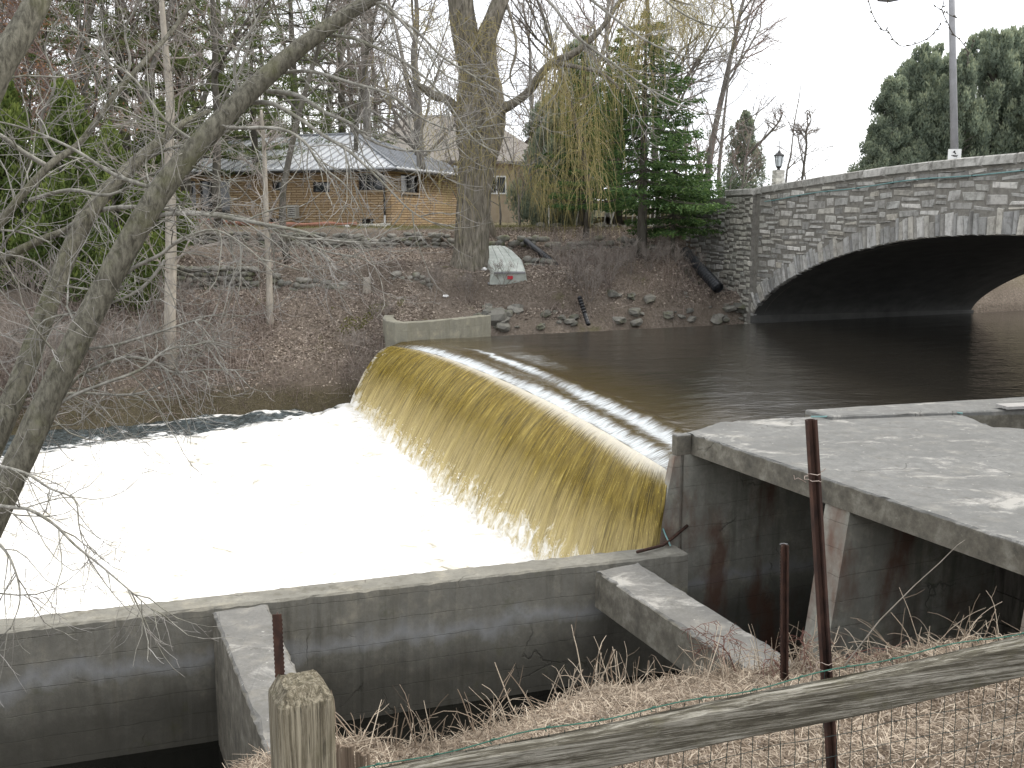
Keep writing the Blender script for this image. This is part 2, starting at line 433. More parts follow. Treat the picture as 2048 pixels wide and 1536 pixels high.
# --- crest of the dam (far end -> near end) and the outline of the falls
Z_LIP, Z_FOAM = -0.07, -2.0
crest_px = [(783, 687), (840, 696), (900, 713), (1000, 752), (1100, 798), (1200, 850), (1338, 933), (1366, 951)]
CR = np.array([tuple(onz(a, b, Z_LIP)) for a, b in crest_px])
NU = 460
def resample(P, n):
    d = np.concatenate([[0], np.cumsum(np.linalg.norm(np.diff(P, axis=0), axis=1))])
    t = np.linspace(0, d[-1], n)
    return np.stack([np.interp(t, d, P[:, k]) for k in range(P.shape[1])], 1), t
CRs, CRt = resample(CR, NU)
ker = np.ones(31) / 31
for k in (0, 1):
    e = np.concatenate([CRs[0, k] + (np.arange(-15, 0)) * (CRs[5, k] - CRs[0, k]) / 5, CRs[:, k], CRs[-1, k] + np.arange(1, 16) * (CRs[-1, k] - CRs[-6, k]) / 5])
    CRs[:, k] = np.convolve(e, ker, 'valid')
Ot = onz(1383, 867, .42); Et = onz(2048, 1088, .42); At = (Et - Ot); At.z = 0; At.normalize()
_s = (CRs[:, 0] - Ot.x) * At.x + (CRs[:, 1] - Ot.y) * At.y
_w = (CRs[:, 0] - Ot.x) * -At.y + (CRs[:, 1] - Ot.y) * At.x
print('crest s,w', [(round(float(a), 2), round(float(b), 2), round(float(c), 2), round(float(d), 2)) for a, b, c, d in zip(_s[-60::8], _w[-60::8], CRs[-60::8, 0], CRs[-60::8, 1])])
_k = int((_s < -.13).sum()); CRs, CRt = resample(CRs[:_k], NU)
tg = np.gradient(CRs[:, :2], axis=0); tg /= np.linalg.norm(tg, axis=1)[:, None]
down = np.stack([tg[:, 1], -tg[:, 0]], 1)
down *= -np.sign((down * np.array([.93, .38])).sum(1))[:, None]           # downstream, horizontal
UPD = np.array([.92, .39])

# --- deck frame:  A along its front edge (towards the camera), B upstream
O = onz(1383, 867, .42); E = onz(2048, 1088, .42)
A = (E - O); A.z = 0; A.normalize(); B = Vector((-A.y, A.x, 0))
if B.x < 0: B = -B
def dk(s, w, z): return Vector((O.x + A.x * s + B.x * w, O.y + A.y * s + B.y * w, z))

# --- far shore: where land meets water, as a function of X
def foot(X):
    return np.interp(X, [-60, -24, -13, -8.5, -5.2, -4.2, -3.4, -2.2, -.6, 1.5, 4, 6.6, 8.4, 18, 40, 90],
                     [20, 22, 25.6, 27.6, 28.4, 29.0, 29.5, 31.3, 32.4, 32.6, 33.6, 34.6, 35.4, 38.2, 44.5, 55])
def terrain(X, Y):
    X = np.asarray(X, float); Y = np.asarray(Y, float)
    f = foot(X); d = Y - f
    lowside = np.clip((-3.4 - X) / 1.4, 0, 1)                               # 1 = downstream (deep) bank
    zl = np.interp(d, [-3, -.15, .0, .35, .8, 2.6, 5.2], [-3.6, -2.5, -2.0, -1.2, -.75, .15, 1.15])
    zu = np.interp(d, [-3, -.3, .15, .5, 1.6, 3.0, 5.2], [-3.6, -.5, .08, .4, .72, 1.1, 1.75])
    z = zl * lowside + zu * (1 - lowside)
    yl = 33.2 + .0 * X; 
    # terraces held by the two dry-stone walls
    t1 = np.interp(Y, [32.9, 33.5, 37.0, 37.5, 41, 60], [0, .78, 1.35, 1.85, 2.05, 2.15])
    low = np.interp(Y, [30, 33, 37, 41, 60], [0, .4, 1.25, 2.05, 2.15])
    w1 = np.clip((-1.3 - X) / 2.0, 0, 1)
    upper = 1.05 + t1 * w1 + low * (1 - w1)
    k = np.clip((d - 2.0) / 3.2, 0, 1); k = k * k * (3 - 2 * k)
    k = np.where(Y > 33.4, np.maximum(k, np.clip((Y - 33.4) * 4, 0, 1) * np.clip(d / 1.5, 0, 1)), k)
    z = z * (1 - k) + np.maximum(upper, z) * k
    # road embankment on the right
    wx, wy = -.4286, .9035                                                # line of the wing wall, from (7.93, 37.0)
    t_w = (X - 7.93) * wx + (Y - 37.0) * wy; sd = (X - 7.93) * wy - (Y - 37.0) * wx
    cap = .45 + 2.1 * np.clip(t_w / 2.9, 0, 1)
    near_w = np.clip((sd + 2.6) / 1.6, 0, 1) * (sd < .1) * np.clip((t_w + 1.5) / 1.0, 0, 1) * (t_w < 3.1)
    z = np.where(sd < .1, z * (1 - near_w) + np.minimum(z, cap) * near_w, z)
    r = np.clip(sd / .3, 0, 1) * np.clip(d / 2.2, 0, 1) * (X > 6.3)
    z = z + r * np.clip(3.75 - z, 0, 5)
    z = np.where((X > 17) & (d > 0), np.minimum(z, .15 + d * .62), z)
    # left slope keeps climbing slowly into the wood
    z = z + np.clip((-9 - X) / 20, 0, 1) * np.clip(d / 10, 0, 1.5) * .8
    z = z + np.clip((Y - 60) / 300, 0, 1) * 6
    n = fbm(X, Y, 3, 4, .8) * .07 + fbm(X, Y, 5, 3, 4.0) * .025
    return z + n * np.clip(d * 2, 0, 1)
def ong(px, py, Y0=26.0):
    # where a sighting meets the far bank
    for Y in np.arange(Y0, 60, .05):
        p = aty(px, py, Y)
        if p.z <= gz(p.x, p.y): return p
    return p
def gz(x, y): return float(terrain(x, y))

xs = np.concatenate([-np.geomspace(30, 900, 18)[::-1], np.arange(-29.5, 30, .16), np.geomspace(30, 900, 18)])
ys = np.concatenate([np.arange(19, 27, .5), np.arange(27, 42, .12), np.arange(42, 60, .8), np.geomspace(60, 1500, 22)])
XX, YY = np.meshgrid(xs, ys, indexing='ij')
mb = MB(); mb.grid(np.stack([XX, YY, terrain(XX, YY)], -1))
def ground_mat(name, litter=True):
    t = NT(name); v = t.coord()
    f = t.noise(v, 14, 9, .75); g = t.noise(v, .55, 5, .6); h = t.noise(v, 40, 4, .7)
    c = t.ramp(f, [(.30, (.050, .041, .033)), (.48, (.150, .124, .100)), (.62, (.24, .203, .168)), (.74, (.38, .33, .275))])
    c = t.mix(t.ramp(g, [(.42, 0.0), (.62, .65)]), c, (.118, .096, .076))
    c = t.mix(t.ramp(t.noise(v, .8, 6, .7), [(.60, 0.0), (.70, .5)]), c, (.10, .10, .035))
    # yard turf on the upper terrace, mossy undercut near the foam
    sp = t.n('SeparateXYZ', i_Vector=v)
    m = t.n('MapRange', i_Value=t.math('ADD', sp.outputs[1], t.math('MULTIPLY', g, 2.0))); m.inputs[1].default_value = 40.4; m.inputs[2].default_value = 42.5
    c = t.mix(t.math('MULTIPLY', m.outputs[0], .55), c, (.17, .155, .075))
    m = t.n('MapRange', i_Value=t.math('ADD', sp.outputs[2], t.math('MULTIPLY', g, .8))); m.inputs[1].default_value = -.75; m.inputs[2].default_value = -1.1
    c = t.mix(t.math('MULTIPLY', m.outputs[0], .7), c, t.ramp(h, [(.4, (.035, .030, .016)), (.65, (.12, .105, .05))]))
    return t.fin(c, .97, t.bump(t.math('ADD', f, t.math('MULTIPLY', h, .5)), 1.0, .05), Specular_IOR_Level=.1)
M['ground'] = ground_mat('leaf_litter_ground')
tag(obj('ground', mb, M['ground'], smooth=True), kind='structure')
mb = MB(); mb.add([(-900, -400, -3.7), (900, -400, -3.7), (900, 900, -3.7), (-900, 900, -3.7)], [0, 1, 2, 3])
tag(obj('riverbed', mb, simple('river_mud', (.02, .018, .012), (.05, .04, .03), 2)), kind='structure')

# --- pool above the dam
vv = np.concatenate([np.arange(0, 4.0, .04), np.arange(4.0, 12, .16), np.arange(12, 30, .6), np.array([32, 36, 42, 50, 60, 75.0])])
ext = CRs[-1:] + np.arange(1, 26)[:, None] * .35 * np.array([[tg[-1, 0], tg[-1, 1], 0]])
CX = np.concatenate([CRs, ext])
G = np.zeros((len(CX), len(vv), 3))
v0 = np.concatenate([np.zeros(NU), np.full(len(ext), 2.5)])
v0[NU - 1] = 0
for i in range(len(CX)):
    v = np.maximum(vv, v0[i])
    G[i, :, 0] = CX[i, 0] + UPD[0] * v; G[i, :, 1] = CX[i, 1] + UPD[1] * v
VV = np.broadcast_to(np.maximum(vv[None], v0[:, None]), G.shape[:2])
UU = np.broadcast_to(np.concatenate([CRt, CRt[-1] + np.arange(1, 26) * .35])[:, None], G.shape[:2])
rag = .030 * fbm(UU, VV * .3, 21, 3, 2.0) + .055 * fbm(UU, VV * .3, 22, 3, 16.0)
prof = -.10 * np.exp(-((VV) / .22) ** 2) - .035 * np.exp(-((VV - .0) / 1.3))
dip = np.interp(UU, [0, 2.5, 5, 14], [0, .25, 1, 1.1])
prof = prof - .045 * dip * np.exp(-((VV - .62 + rag) / .16) ** 2) + .055 * dip * np.exp(-((VV - .98 + rag) / .22) ** 2)
rip = .010 * fbm(UU * 1.0, VV * .45, 8, 4, 5.0) * np.exp(-VV / 5) + .0035 * fbm(G[..., 0], G[..., 1] * 1.6, 9, 3, 3.0)
G[..., 2] = prof + rip
u1 = np.interp(UU, [0, .8, 1.6, 20], [.25, .5, .9, .9]) * (1 + .25 * fbm(UU, UU * 0, 71, 3, 1.3))
f1 = np.exp(-((VV - .10 - rag * .8) / .20) ** 2) * u1
sky_band = np.exp(-((VV - (.95 - .02 * UU) + rag) / (.05 + .010 * UU)) ** 2) * np.interp(UU, [0, 1.8, 3, 20], [0, 0, 1, 1]) * .75 * (1 + .3 * fbm(UU, UU * 0, 72, 3, 1.1))  # second band: bluish sky reflection painted on the pool, not froth
sky_band = sky_band + .45 * np.exp(-((VV - 1.6 - rag * 3) / .5) ** 2) * np.interp(UU, [3, 4.5, 6.5, 8.5], [0, 1, .7, 0])
foam_sky = np.clip(f1 + sky_band, 0, 1); foam_sky[NU:] *= np.exp(-np.maximum(vv - 2.4, 0))[None]
mb = MB(); mb.grid(G, foam=foam_sky.reshape(-1), flow=np.stack([UU, VV, 0 * UU], -1).reshape(-1, 3))  # foam attribute holds lip foam plus the painted sky reflection
t = NT('pool_water')
fl = t.attr('flow').outputs['Vector']; fo = t.attr('foam').outputs['Fac']
mp = t.n('Mapping', i_Vector=fl); mp.inputs['Scale'].default_value = (22, 2.2, 1)
stk = t.noise(mp.outputs[0], 1.4, 7, .75)
v = t.coord((1.0, 2.2, 1))
rp = t.noise(v, 2.6, 5, .6, .8); rp2 = t.noise(v, 9, 3, .5)
k = t.ramp(t.math('ADD', fo, t.math('MULTIPLY', t.math('SUBTRACT', stk, .5), 2.3)), [(.30, 0.0), (1.0, .92)])
k = t.math('MULTIPLY', k, t.ramp(fo, [(.08, 0.0), (.3, 1.0)]))
depth = t.noise(t.coord(), .25, 3, .5)
sp = t.n('SeparateXYZ', i_Vector=fl)
sh = t.n('MapRange', i_Value=sp.outputs[1]); sh.inputs[1].default_value = 3.2; sh.inputs[2].default_value = .2
wc = t.mix(sh.outputs[0], (.026, .023, .018), (.060, .042, .012))
col = t.mix(k, wc, (.60, .64, .66))  # one white for the lip foam and the painted sky streaks
hh = t.math('ADD', t.math('MULTIPLY', rp, .8), t.math('MULTIPLY', rp2, .12))
hh = t.math('ADD', hh, t.math('MULTIPLY', t.math('MULTIPLY', stk, .5), sh.outputs[0]))
M['pool'] = t.fin(col, t.math('MULTIPLY_ADD', k, .5, .015), t.bump(hh, .30, .05), IOR=1.33, Specular_IOR_Level=.5)
tag(obj('water', mb, M['pool'], smooth=True), kind='structure')

# --- the falling sheet
NW = 90
w = np.linspace(0, 1, NW)
fl_t = [0, .7, 1.8, 3.4, 7.5, 10.5, CRt[-1] - 1.2, CRt[-1]]
offx = np.interp(CRt, fl_t, [-1.42, -1.45, -1.45, -1.40, -1.52, -1.48, -.95, -.22])
offy = np.interp(CRt, fl_t, [.25, -.3, -1.2, -2.2, -2.3, -1.95, -1.45, -.5])
spread = np.hypot(offx, offy); d2 = np.stack([offx / spread, offy / spread], 1)
UW, WW = np.meshgrid(CRt, w, indexing='ij')
st1 = fbm(UW, WW * .25, 31, 4, 9.0); st2 = fbm(UW, WW * .5, 32, 3, 30.0)
out = spread[:, None] * WW
G = np.zeros((NU, NW, 3))
bulge = (.020 * st1 + .008 * st2) * (.25 + WW)
G[..., 0] = CRs[:, 0:1] + d2[:, 0:1] * (out + bulge)
G[..., 1] = CRs[:, 1:2] + d2[:, 1:2] * (out + bulge)
zl = G[..., 0] * 0 + (Z_LIP - .13) 
G[..., 2] = (Z_LIP - .065) + (-2.15 - Z_LIP + .065) * WW ** 1.75 + bulge * .6
G[..., 1] = np.maximum(G[..., 1], wall_y(G[..., 0]) + .03 + .05 * np.abs(bulge))
aer = np.clip(1.15 - WW * 5.2 / np.interp(UW, [0, 4, 9, 16], [.9, .8, 1.1, 1.8]), 0, 1) * np.interp(UW, [0, 3, 16], [.35, .75, 1])        # broken water just below the lip
white = np.clip((WW - np.interp(UW, [0, 2, 6, 12, 20], [.74, .72, .72, .70, .74]) + .03 * st1) / .34, 0, 1)
pale = np.clip((WW - .50 + .03 * st1) / .42, 0, 1)
edge = np.exp(-UW / .35)
mb = MB(); mb.grid(G, lip=aer.reshape(-1), white=np.clip(white + edge * .45, 0, 1).reshape(-1), pale=pale.reshape(-1), flow=np.stack([UW, WW * 2.6, 0 * UW], -1).reshape(-1, 3))
t = NT('falling_water'); fl = t.attr('flow').outputs['Vector']
def fm(sx, sy, sc, det=6, r=.65, dist=0):
    mp = t.n('Mapping', i_Vector=fl); mp.inputs['Scale'].default_value = (sx, sy, 1)
    return t.noise(mp.outputs[0], sc, det, r, dist)
s1 = fm(6, .45, 1.5, 6, .68); s2 = fm(22, 1.2, 1.4, 7, .80); s3 = fm(45, 11, 1, 3, .6); lowf = fm(1.2, .9, 1, 3, .5)
f = t.math('ADD', t.math('MULTIPLY', s1, .36), t.math('MULTIPLY', s2, .64))
c = t.ramp(f, [(.39, (.022, .014, .003)), (.44, (.080, .055, .006)), (.50, (.17, .118, .013)), (.56, (.27, .195, .030)), (.65, (.58, .48, .17))])
c = t.mix(t.ramp(lowf, [(.4, 0.0), (.7, .25)]), c, (.36, .29, .11))
c = t.mix(t.ramp(t.math('MULTIPLY', t.ramp(s3, [(.62, 0.0), (.70, 1.0)]), t.ramp(s2, [(.45, 0.0), (.55, 1.0)])), [(0, 0.0), (1, .8)]), c, (.80, .66, .14))  # bright sparkle flecks painted into the water colour
pl = t.attr('pale').outputs['Fac']
c = t.mix(t.math('MULTIPLY', t.math('MULTIPLY', pl, .85), t.ramp(f, [(.38, .25), (.54, 1.0)])), c, (.68, .56, .29))
lp = t.attr('lip').outputs['Fac']
k = t.ramp(t.math('ADD', lp, t.math('MULTIPLY', t.math('SUBTRACT', s2, .5), 1.8)), [(.35, 0.0), (.75, 1.0)])
c = t.mix(t.math('MULTIPLY', t.math('MULTIPLY', k, lp), .9), c, (.74, .70, .60))
wh = t.attr('white').outputs['Fac']
k = t.ramp(t.math('ADD', wh, t.math('MULTIPLY', t.math('SUBTRACT', fm(3.2, 3.4, 1.3, 9, .75, 1.2), .5), 2.2)), [(.35, 0.0), (.8, 1.0)])
c = t.mix(k, c, (.90, .885, .83))
hb = t.math('ADD', t.math('ADD', t.math('MULTIPLY', s1, .6), t.math('MULTIPLY', s2, .45)), t.math('MULTIPLY', s3, .12))
M['falls'] = t.fin(c, t.math('MULTIPLY_ADD', k, .5, .26), t.bump(hb, 1.0, .09), IOR=1.33, Specular_IOR_Level=.45)
tag(obj('waterfall', mb, M['falls'], smooth=True), kind='structure')

# --- churned water below
fx = np.concatenate([np.arange(-60, -16, 1.2), np.arange(-16, 3.6, .07)])
fy = np.concatenate([np.arange(9.5, 30.0, .075)])
XX, YY = np.meshgrid(fx, fy, indexing='ij')
cx, cy = CRs[::12, 0], CRs[::12, 1]
dist = np.full(XX.shape, 99.0)
bx, by = CRs[:, 0] + d2[:, 0] * spread, CRs[:, 1] + d2[:, 1] * spread
for i in range(0, NU, 14): dist = np.minimum(dist, np.hypot(XX - bx[i], YY - by[i]))
hump = .10 * np.exp(-(dist / .6) ** 2) + .10 * np.exp(-((dist - 2.2) / 1.2) ** 2)
lump = np.abs(fbm(XX, YY, 41, 5, 1.6)) * .17 + np.abs(fbm(XX, YY, 45, 3, 4.0)) * .06 + fbm(XX, YY, 42, 3, 7.0) * .025
cut = .12 * fbm(XX, YY, 44, 3, 1.2)
fade = np.exp(-dist / 9) * .7 + .3
Z = Z_FOAM - .10 + hump + lump * fade
fd = foot(XX) - YY                                                       # metres off the far bank
off = np.interp(XX, [-30, -14, -9, -6.5, -4.6], [4.8, 3.0, 1.6, 1.1, -2.0]) + cut * 4
fmask = np.clip((fd - off + .4) / 2.4, 0, 1)
fmask = np.maximum(fmask, .60 * np.exp(-((fd - .35 - cut * 2) / .28) ** 2) * np.clip((XX + 12) / 3, 0, 1))
Z -= .05 * (1 - fmask) * np.clip((fd < 6), 0, 1)
Z = np.where(YY < wall_y(XX, .2), -3.4, Z)
Z = np.where(((XX - O.x) * B.x + (YY - O.y) * B.y > -.25) & ((XX - O.x) * A.x + (YY - O.y) * A.y > -.55), -3.4, Z)
mb = MB(); mb.grid(np.stack([XX, YY, Z], -1), foam=fmask.reshape(-1))
t = NT('foaming_water'); v = t.coord(); fo = t.attr('foam').outputs['Fac']
n1 = t.noise(t.coord((1, 2.0, 1)), 1.6, 9, .72, .8); n2 = t.noise(v, 7, 7, .7)
k = t.ramp(t.math('ADD', fo, t.math('MULTIPLY', t.math('SUBTRACT', n1, .5), 2.6)), [(.34, 0.0), (.66, 1.0)])
c = t.ramp(n1, [(.32, (.40, .37, .29)), (.40, (.56, .53, .46)), (.50, (.74, .725, .69)), (.60, (.82, .815, .80))])
c = t.mix(k, t.ramp(n2, [(.4, (.018, .024, .026)), (.68, (.10, .12, .125))]), c)
M['foam'] = t.fin(c, t.math('MULTIPLY_ADD', k, .6, .1), t.bump(t.math('ADD', n1, t.math('MULTIPLY', n2, .35)), .35, .10), Specular_IOR_Level=.35)
tag(obj('foam', mb, M['foam'], smooth=True), kind='structure')
# lumps and flecks of thrown water along the foot of the falls
mb = MB()
ico = []
def blob(n1=5, n2=4):
    pass
P = []
for i in range(1700):
    u = R.random() ** .8; j = int((1 - u) * (NU - 1)) if R.random() < .5 else R.randrange(NU)
    s = spread[j] * R.uniform(.80, 1.02) + abs(R.gauss(0, .16))
    x = CRs[j, 0] + d2[j, 0] * s; y = CRs[j, 1] + d2[j, 1] * s
    if y < wall_y(x) + .12: continue
    wq = min(1, s / spread[j]); zt = Z_LIP + (-2.05 - Z_LIP) * wq ** 1.75
    P.append((x, y, max(zt, Z_FOAM + .06) + abs(R.gauss(0, .05)), R.uniform(.004, .011)))
P = np.array(P)
tet = np.array([(1, 1, 1), (-1, -1, 1), (-1, 1, -1), (1, -1, -1)]) * .6
q = NR.normal(0, 1, (len(P), 4, 3)) * .45 + tet[None]
V = P[:, None, :3] + q * P[:, 3:4, None]
b = np.arange(len(P))[:, None] * 4
F = np.concatenate([b + np.array([[0, 1, 2]]), b + np.array([[0, 3, 1]]), b + np.array([[0, 2, 3]]), b + np.array([[1, 3, 2]])])
mb.add(V.reshape(-1, 3), F)
tag(obj('spray', mb, simple('white_spray', (.88, .86, .80), (.93, .93, .92), 3, .5, 0)), 'white droplets thrown up where the brown falls hit the foam', 'spray', kind='stuff')

# ================================================================== CONCRETE WORKS
DT, DB = .42, .12
far = [onz(1440, 843, DT), onz(1612, 832, DT), onz(1918, 826, DT), onz(1988, 853, DT), onz(2048, 856, DT)]
fdir = (far[4] - far[3]); 
deck_poly = [O, dk(12, 0, 0), dk(12, 9, 0), far[4] + fdir * 14, far[4], far[3], far[2], far[1], far[0], dk(-.30, .42, DT), dk(-.13, .02, DT), dk(-.13, 0, DT)]
deck = thing('sluice_deck', 'broad grey concrete deck slab standing on piers over the dark sluice openings', 'sluice deck', tuple(O))
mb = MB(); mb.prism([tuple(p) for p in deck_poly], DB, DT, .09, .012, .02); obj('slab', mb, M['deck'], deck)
# piers
def pier(s0, s1, bat=.14, top=DB - .003, depth=2.6, w0=.02):
    mb = MB(); vs = []
    for z, fr in ((top, w0), (-.6, w0 - bat * (top + .6)), (-3.5, w0 - bat * (top + 3.5))):
        for s, ww in ((s0, fr), (s1, fr), (s1, depth), (s0, depth)):
            p = dk(s, ww, z); vs.append(tuple(p))
    q = []
    for l in (0, 4):
        for i in range(4):
            j = (i + 1) % 4; q.append([l + i, l + j, l + 4 + j, l + 4 + i])
    q += [[3, 2, 1, 0], [8, 9, 10, 11]]
    mb.add(vs, q); return mb
obj('pier', pier(2.72, 3.12), M['pier'], deck)
obj('pier', pier(5.45, 5.85), M['pier'], deck)
obj('pier', pier(8.4, 8.8), M['pier'], deck)
# end pier at the dam, with a stop-log slot in its nose
mb = pier(-.12, .0, .0, w0=-.105); obj('pier', mb, M['pier'], deck)
m1 = pier(-.12, -.05, .0, depth=-.106, w0=-.165)
obj('pier', m1, M['pier'], deck)
obj('pier', pier(-.125, -.0015, .20, top=DB - .004, depth=-.166, w0=-.27), M['pier'], deck)
obj('pier', pier(-.125, -.002, .0, top=DT - .012, depth=.0, w0=-.22), M['deck'], deck) if False else None
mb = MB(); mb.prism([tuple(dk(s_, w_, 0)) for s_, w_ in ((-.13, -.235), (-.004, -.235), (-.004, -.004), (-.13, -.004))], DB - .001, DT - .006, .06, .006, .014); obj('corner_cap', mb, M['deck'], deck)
# dark timber gates at the back of each bay
for i, (s0, s1) in enumerate(((0, 2.72), (3.12, 5.45), (5.85, 8.4))):
    for k in range(9):
        mb = MB(); mb.box(dk((s0 + s1) / 2, 2.50, -3.4 + .40 * k), (s1 - s0 - .01, .08, .385), A, B)
        obj('gate_plank', mb, M['bark_dark'], deck)
# far slab
fs = [onz(1611, 819, .47), onz(2048, 793, .47)]
d = fs[1] - fs[0]
fs2 = [onz(1662, 832, .47), onz(1915, 823, .47), onz(2048, 820, .47)]
far_deck = thing('far_apron', 'narrow paler concrete apron along the pool behind the deck', 'concrete apron', tuple(fs[0]))
mb = MB(); mb.prism([tuple(p) for p in [fs[0], fs[1] + d * 1.2, fs2[2] + (fs2[2] - fs2[1]) * 4.5, fs2[2], fs2[1], fs2[0]]], -.6, .47, .2, .01, .016)
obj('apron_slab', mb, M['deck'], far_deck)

# channel wall, its cap and cross struts
P3 = P2 + wd * 16
cw = thing('channel_wall', 'long stained concrete wall between the white foam and the dark channel', 'concrete wall', (P1.x, P1.y, -3))
mb = MB(); mb.prism([tuple(P1), tuple(P3), tuple(P3 + wn * .42), tuple(P1 + wn * .42)], -3.6, ZW, .09, .012, .024)
obj('wall_body', mb, M['wall'], cw)
def strut(name, label, l0, l1, r0, r1, hgt, ext=0.0):
    a0, a1, b0, b1 = onz(*l0, ZW), onz(*l1, ZW), onz(*r0, ZW), onz(*r1, ZW)
    a1 += (a1 - a0) * ext; b1 += (b1 - b0) * ext
    a0 = a0 + (a1 - a0).normalized() * 0.0; 
    o = thing(name, label, 'concrete beam', tuple((a0 + b0) / 2))
    mb = MB(); mb.prism([tuple(a0), tuple(a1), tuple(b1), tuple(b0)], ZW - hgt, ZW + .004, .08, .013, .032)
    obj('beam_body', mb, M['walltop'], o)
    return o
strut('concrete_beam', 'nearer concrete strut with white flaking top, ending behind the timber fence post', (424, 1222), (494, 1405), (535, 1206), (624, 1405), 2.2, .9)
strut('concrete_beam', 'concrete strut with lichen-white patches sloping down right towards the straw bank', (1191, 1141), (1500, 1345), (1277, 1124), (1566, 1305), .50, .35)
mb = MB(); mb.add([tuple(P3 - wn * 9 + Vector((0, 0, -1.7))), tuple(P1 - wn * 9 + Vector((0, 0, -1.7)) + wd * -6), tuple(P1 + wn * .1 + wd * -6 + Vector((0, 0, -1.7))), tuple(P3 + wn * .1 + Vector((0, 0, -1.7)))], [0, 1, 2, 3])
o = obj('channel_water', mb, M['blackwater']); tag(o, kind='structure')

# wing wall at the far end of the dam
wp = [(735, 702), (752, 690), (775, 678), (800, 668), (840, 664), (900, 659), (945, 656), (983, 653)]
Zc = .52
tops_px = [(760, 640), (770, 636), (790, 643), (840, 641), (900, 637), (945, 632), (980, 629)]
tops = [onz(a, b, Zc) for a, b in tops_px]
front = [onz(770, 660, Zc), onz(790, 650, Zc)] 
line = [onz(768, 630, Zc), onz(765, 634, Zc), onz(773, 641, Zc), onz(790, 645, Zc), onz(815, 645, Zc), onz(860, 642, Zc), onz(920, 637, Zc), onz(982, 630, Zc)]
back = []
for i, p in enumerate(line):
    a = line[max(0, i - 1)]; b = line[min(len(line) - 1, i + 1)]
    n = Vector((-(b - a).y, (b - a).x, 0)).normalized()
    back.append(p + n * .32)
wing = thing('dam_wing_wall', 'low curved mossy concrete wall at the far end of the waterfall', 'concrete wall', tuple(line[3]))
mb = MB(); mb.prism([tuple(p) for p in line + back[::-1]], -2.6, Zc, .14, .012, .02); obj('wall_body', mb, M['wing'], wing)

# ---- near bank
edge_px = [(-500, 1700, 6.0), (300, 1560, 6.2), (600, 1500, 6.3), (700, 1490, 6.5), (860, 1490, 6.9), (960, 1460, 7.3), (1040, 1432, 7.7), (1160, 1398, 8.4), (1300, 1372, 8.9), (1430, 1350, 9.3), (1560, 1332, 9.6), (1700, 1316, 9.2), (1800, 1300, 8.8), (1900, 1284, 8.6), (2048, 1262, 8.3), (2300, 1225, 8.2), (3000, 1130, 8.2)]
EG = np.array([tuple(aty(*p)) for p in edge_px])
EG = np.concatenate([[(-40, 4.5, .9), (-12, 5.0, .6)], EG, [(25, 9, .9), (60, 12, 1.2)]])
EG = EG[np.argsort(EG[:, 0])]
nx = np.concatenate([np.arange(-40, -6, 1.0), np.arange(-6, 10, .07), np.arange(10, 60, 1.5)])
ey = np.interp(nx, EG[:, 0], EG[:, 1]) + .10 * fbm(nx, nx * 0, 61, 4, 3.0)
ez = np.interp(nx, EG[:, 0], EG[:, 2])
tt = np.concatenate([np.linspace(0, 1, 110)])
def near_z(x, y):
    e_y = np.interp(x, nx, ey); e_z = np.interp(x, nx, ez)
    k = np.clip(y / e_y, -8, 1)
    z0 = 1.72
    kk = np.clip(k, 0, 1)
    z = z0 + (e_z - z0) * (kk ** 1.15)
    return z + .05 * fbm(x, y, 62, 4, 2.5) * np.clip(1.4 - kk, 0, 1) + .02 * fbm(x, y, 63, 3, 9)
G = np.zeros((len(nx), 118, 3))
for i, x in enumerate(nx):
    y = -14 + (ey[i] + 14) * (tt ** .7)
    G[i, :110, 0] = x; G[i, :110, 1] = y; G[i, :110, 2] = near_z(np.full(110, x), y)
    for q in range(8):
        u = (q + 1) / 8
        G[i, 110 + q] = (x, ey[i] + .05 * math.sin(q * 1.7 + x * 3) + .12 * (1 - (1 - u) ** 2), G[i, 109, 2] - u * (G[i, 109, 2] + 3.65))
mb = MB(); mb.grid(G)
t = NT('straw_strewn_earth'); v = t.coord()
f = t.noise(v, 26, 9, .8); g = t.noise(v, 1.1, 5, .6)
c = t.ramp(f, [(.34, (.055, .040, .028)), (.5, (.15, .115, .085)), (.66, (.34, .27, .20))])
c = t.mix(t.ramp(g, [(.4, 0.0), (.65, .5)]), c, (.11, .08, .055))
tag(obj('bank', mb, t.fin(c, .97, t.bump(f, 1.0, .03), Specular_IOR_Level=.1), smooth=True), kind='structure')

# ================================================================== THE BRIDGE
BO = Vector((8.45, 35.0, 0)); BC = Vector((.25, -.968, 0)).normalized(); BE = Vector((.968, .25, 0)).normalized()   # along face, through the tunnel
HS, RISE, BW = 11.8, 3.05, 8.95
def bp(s, w, z): return BO + BC * s + BE * w + Vector((0, 0, z))
def arch(s):
    x = min(abs(s - HS), HS) ; Rr = (HS ** 2 + RISE ** 2) / (2 * RISE)
    return .5 * (math.sqrt(Rr * Rr - x * x) - (Rr - RISE)) + .5 * RISE * math.sqrt(max(0, 1 - (x / HS) ** 2))
def ptop(s): return 4.52 + .40 * math.sin(math.pi / 2 * max(-.5, min(2.3, s / HS)))
bridge = thing('stone_bridge', 'weathered grey stone arch bridge spanning the dark pool behind the dam', 'bridge', tuple(bp(0, 0, 0)))
def face_frame(): return BC, -BE                                         # across the face, out of the face
N = 96
ss = np.array([HS - HS * math.cos(math.pi * i / N) for i in range(N + 1)])
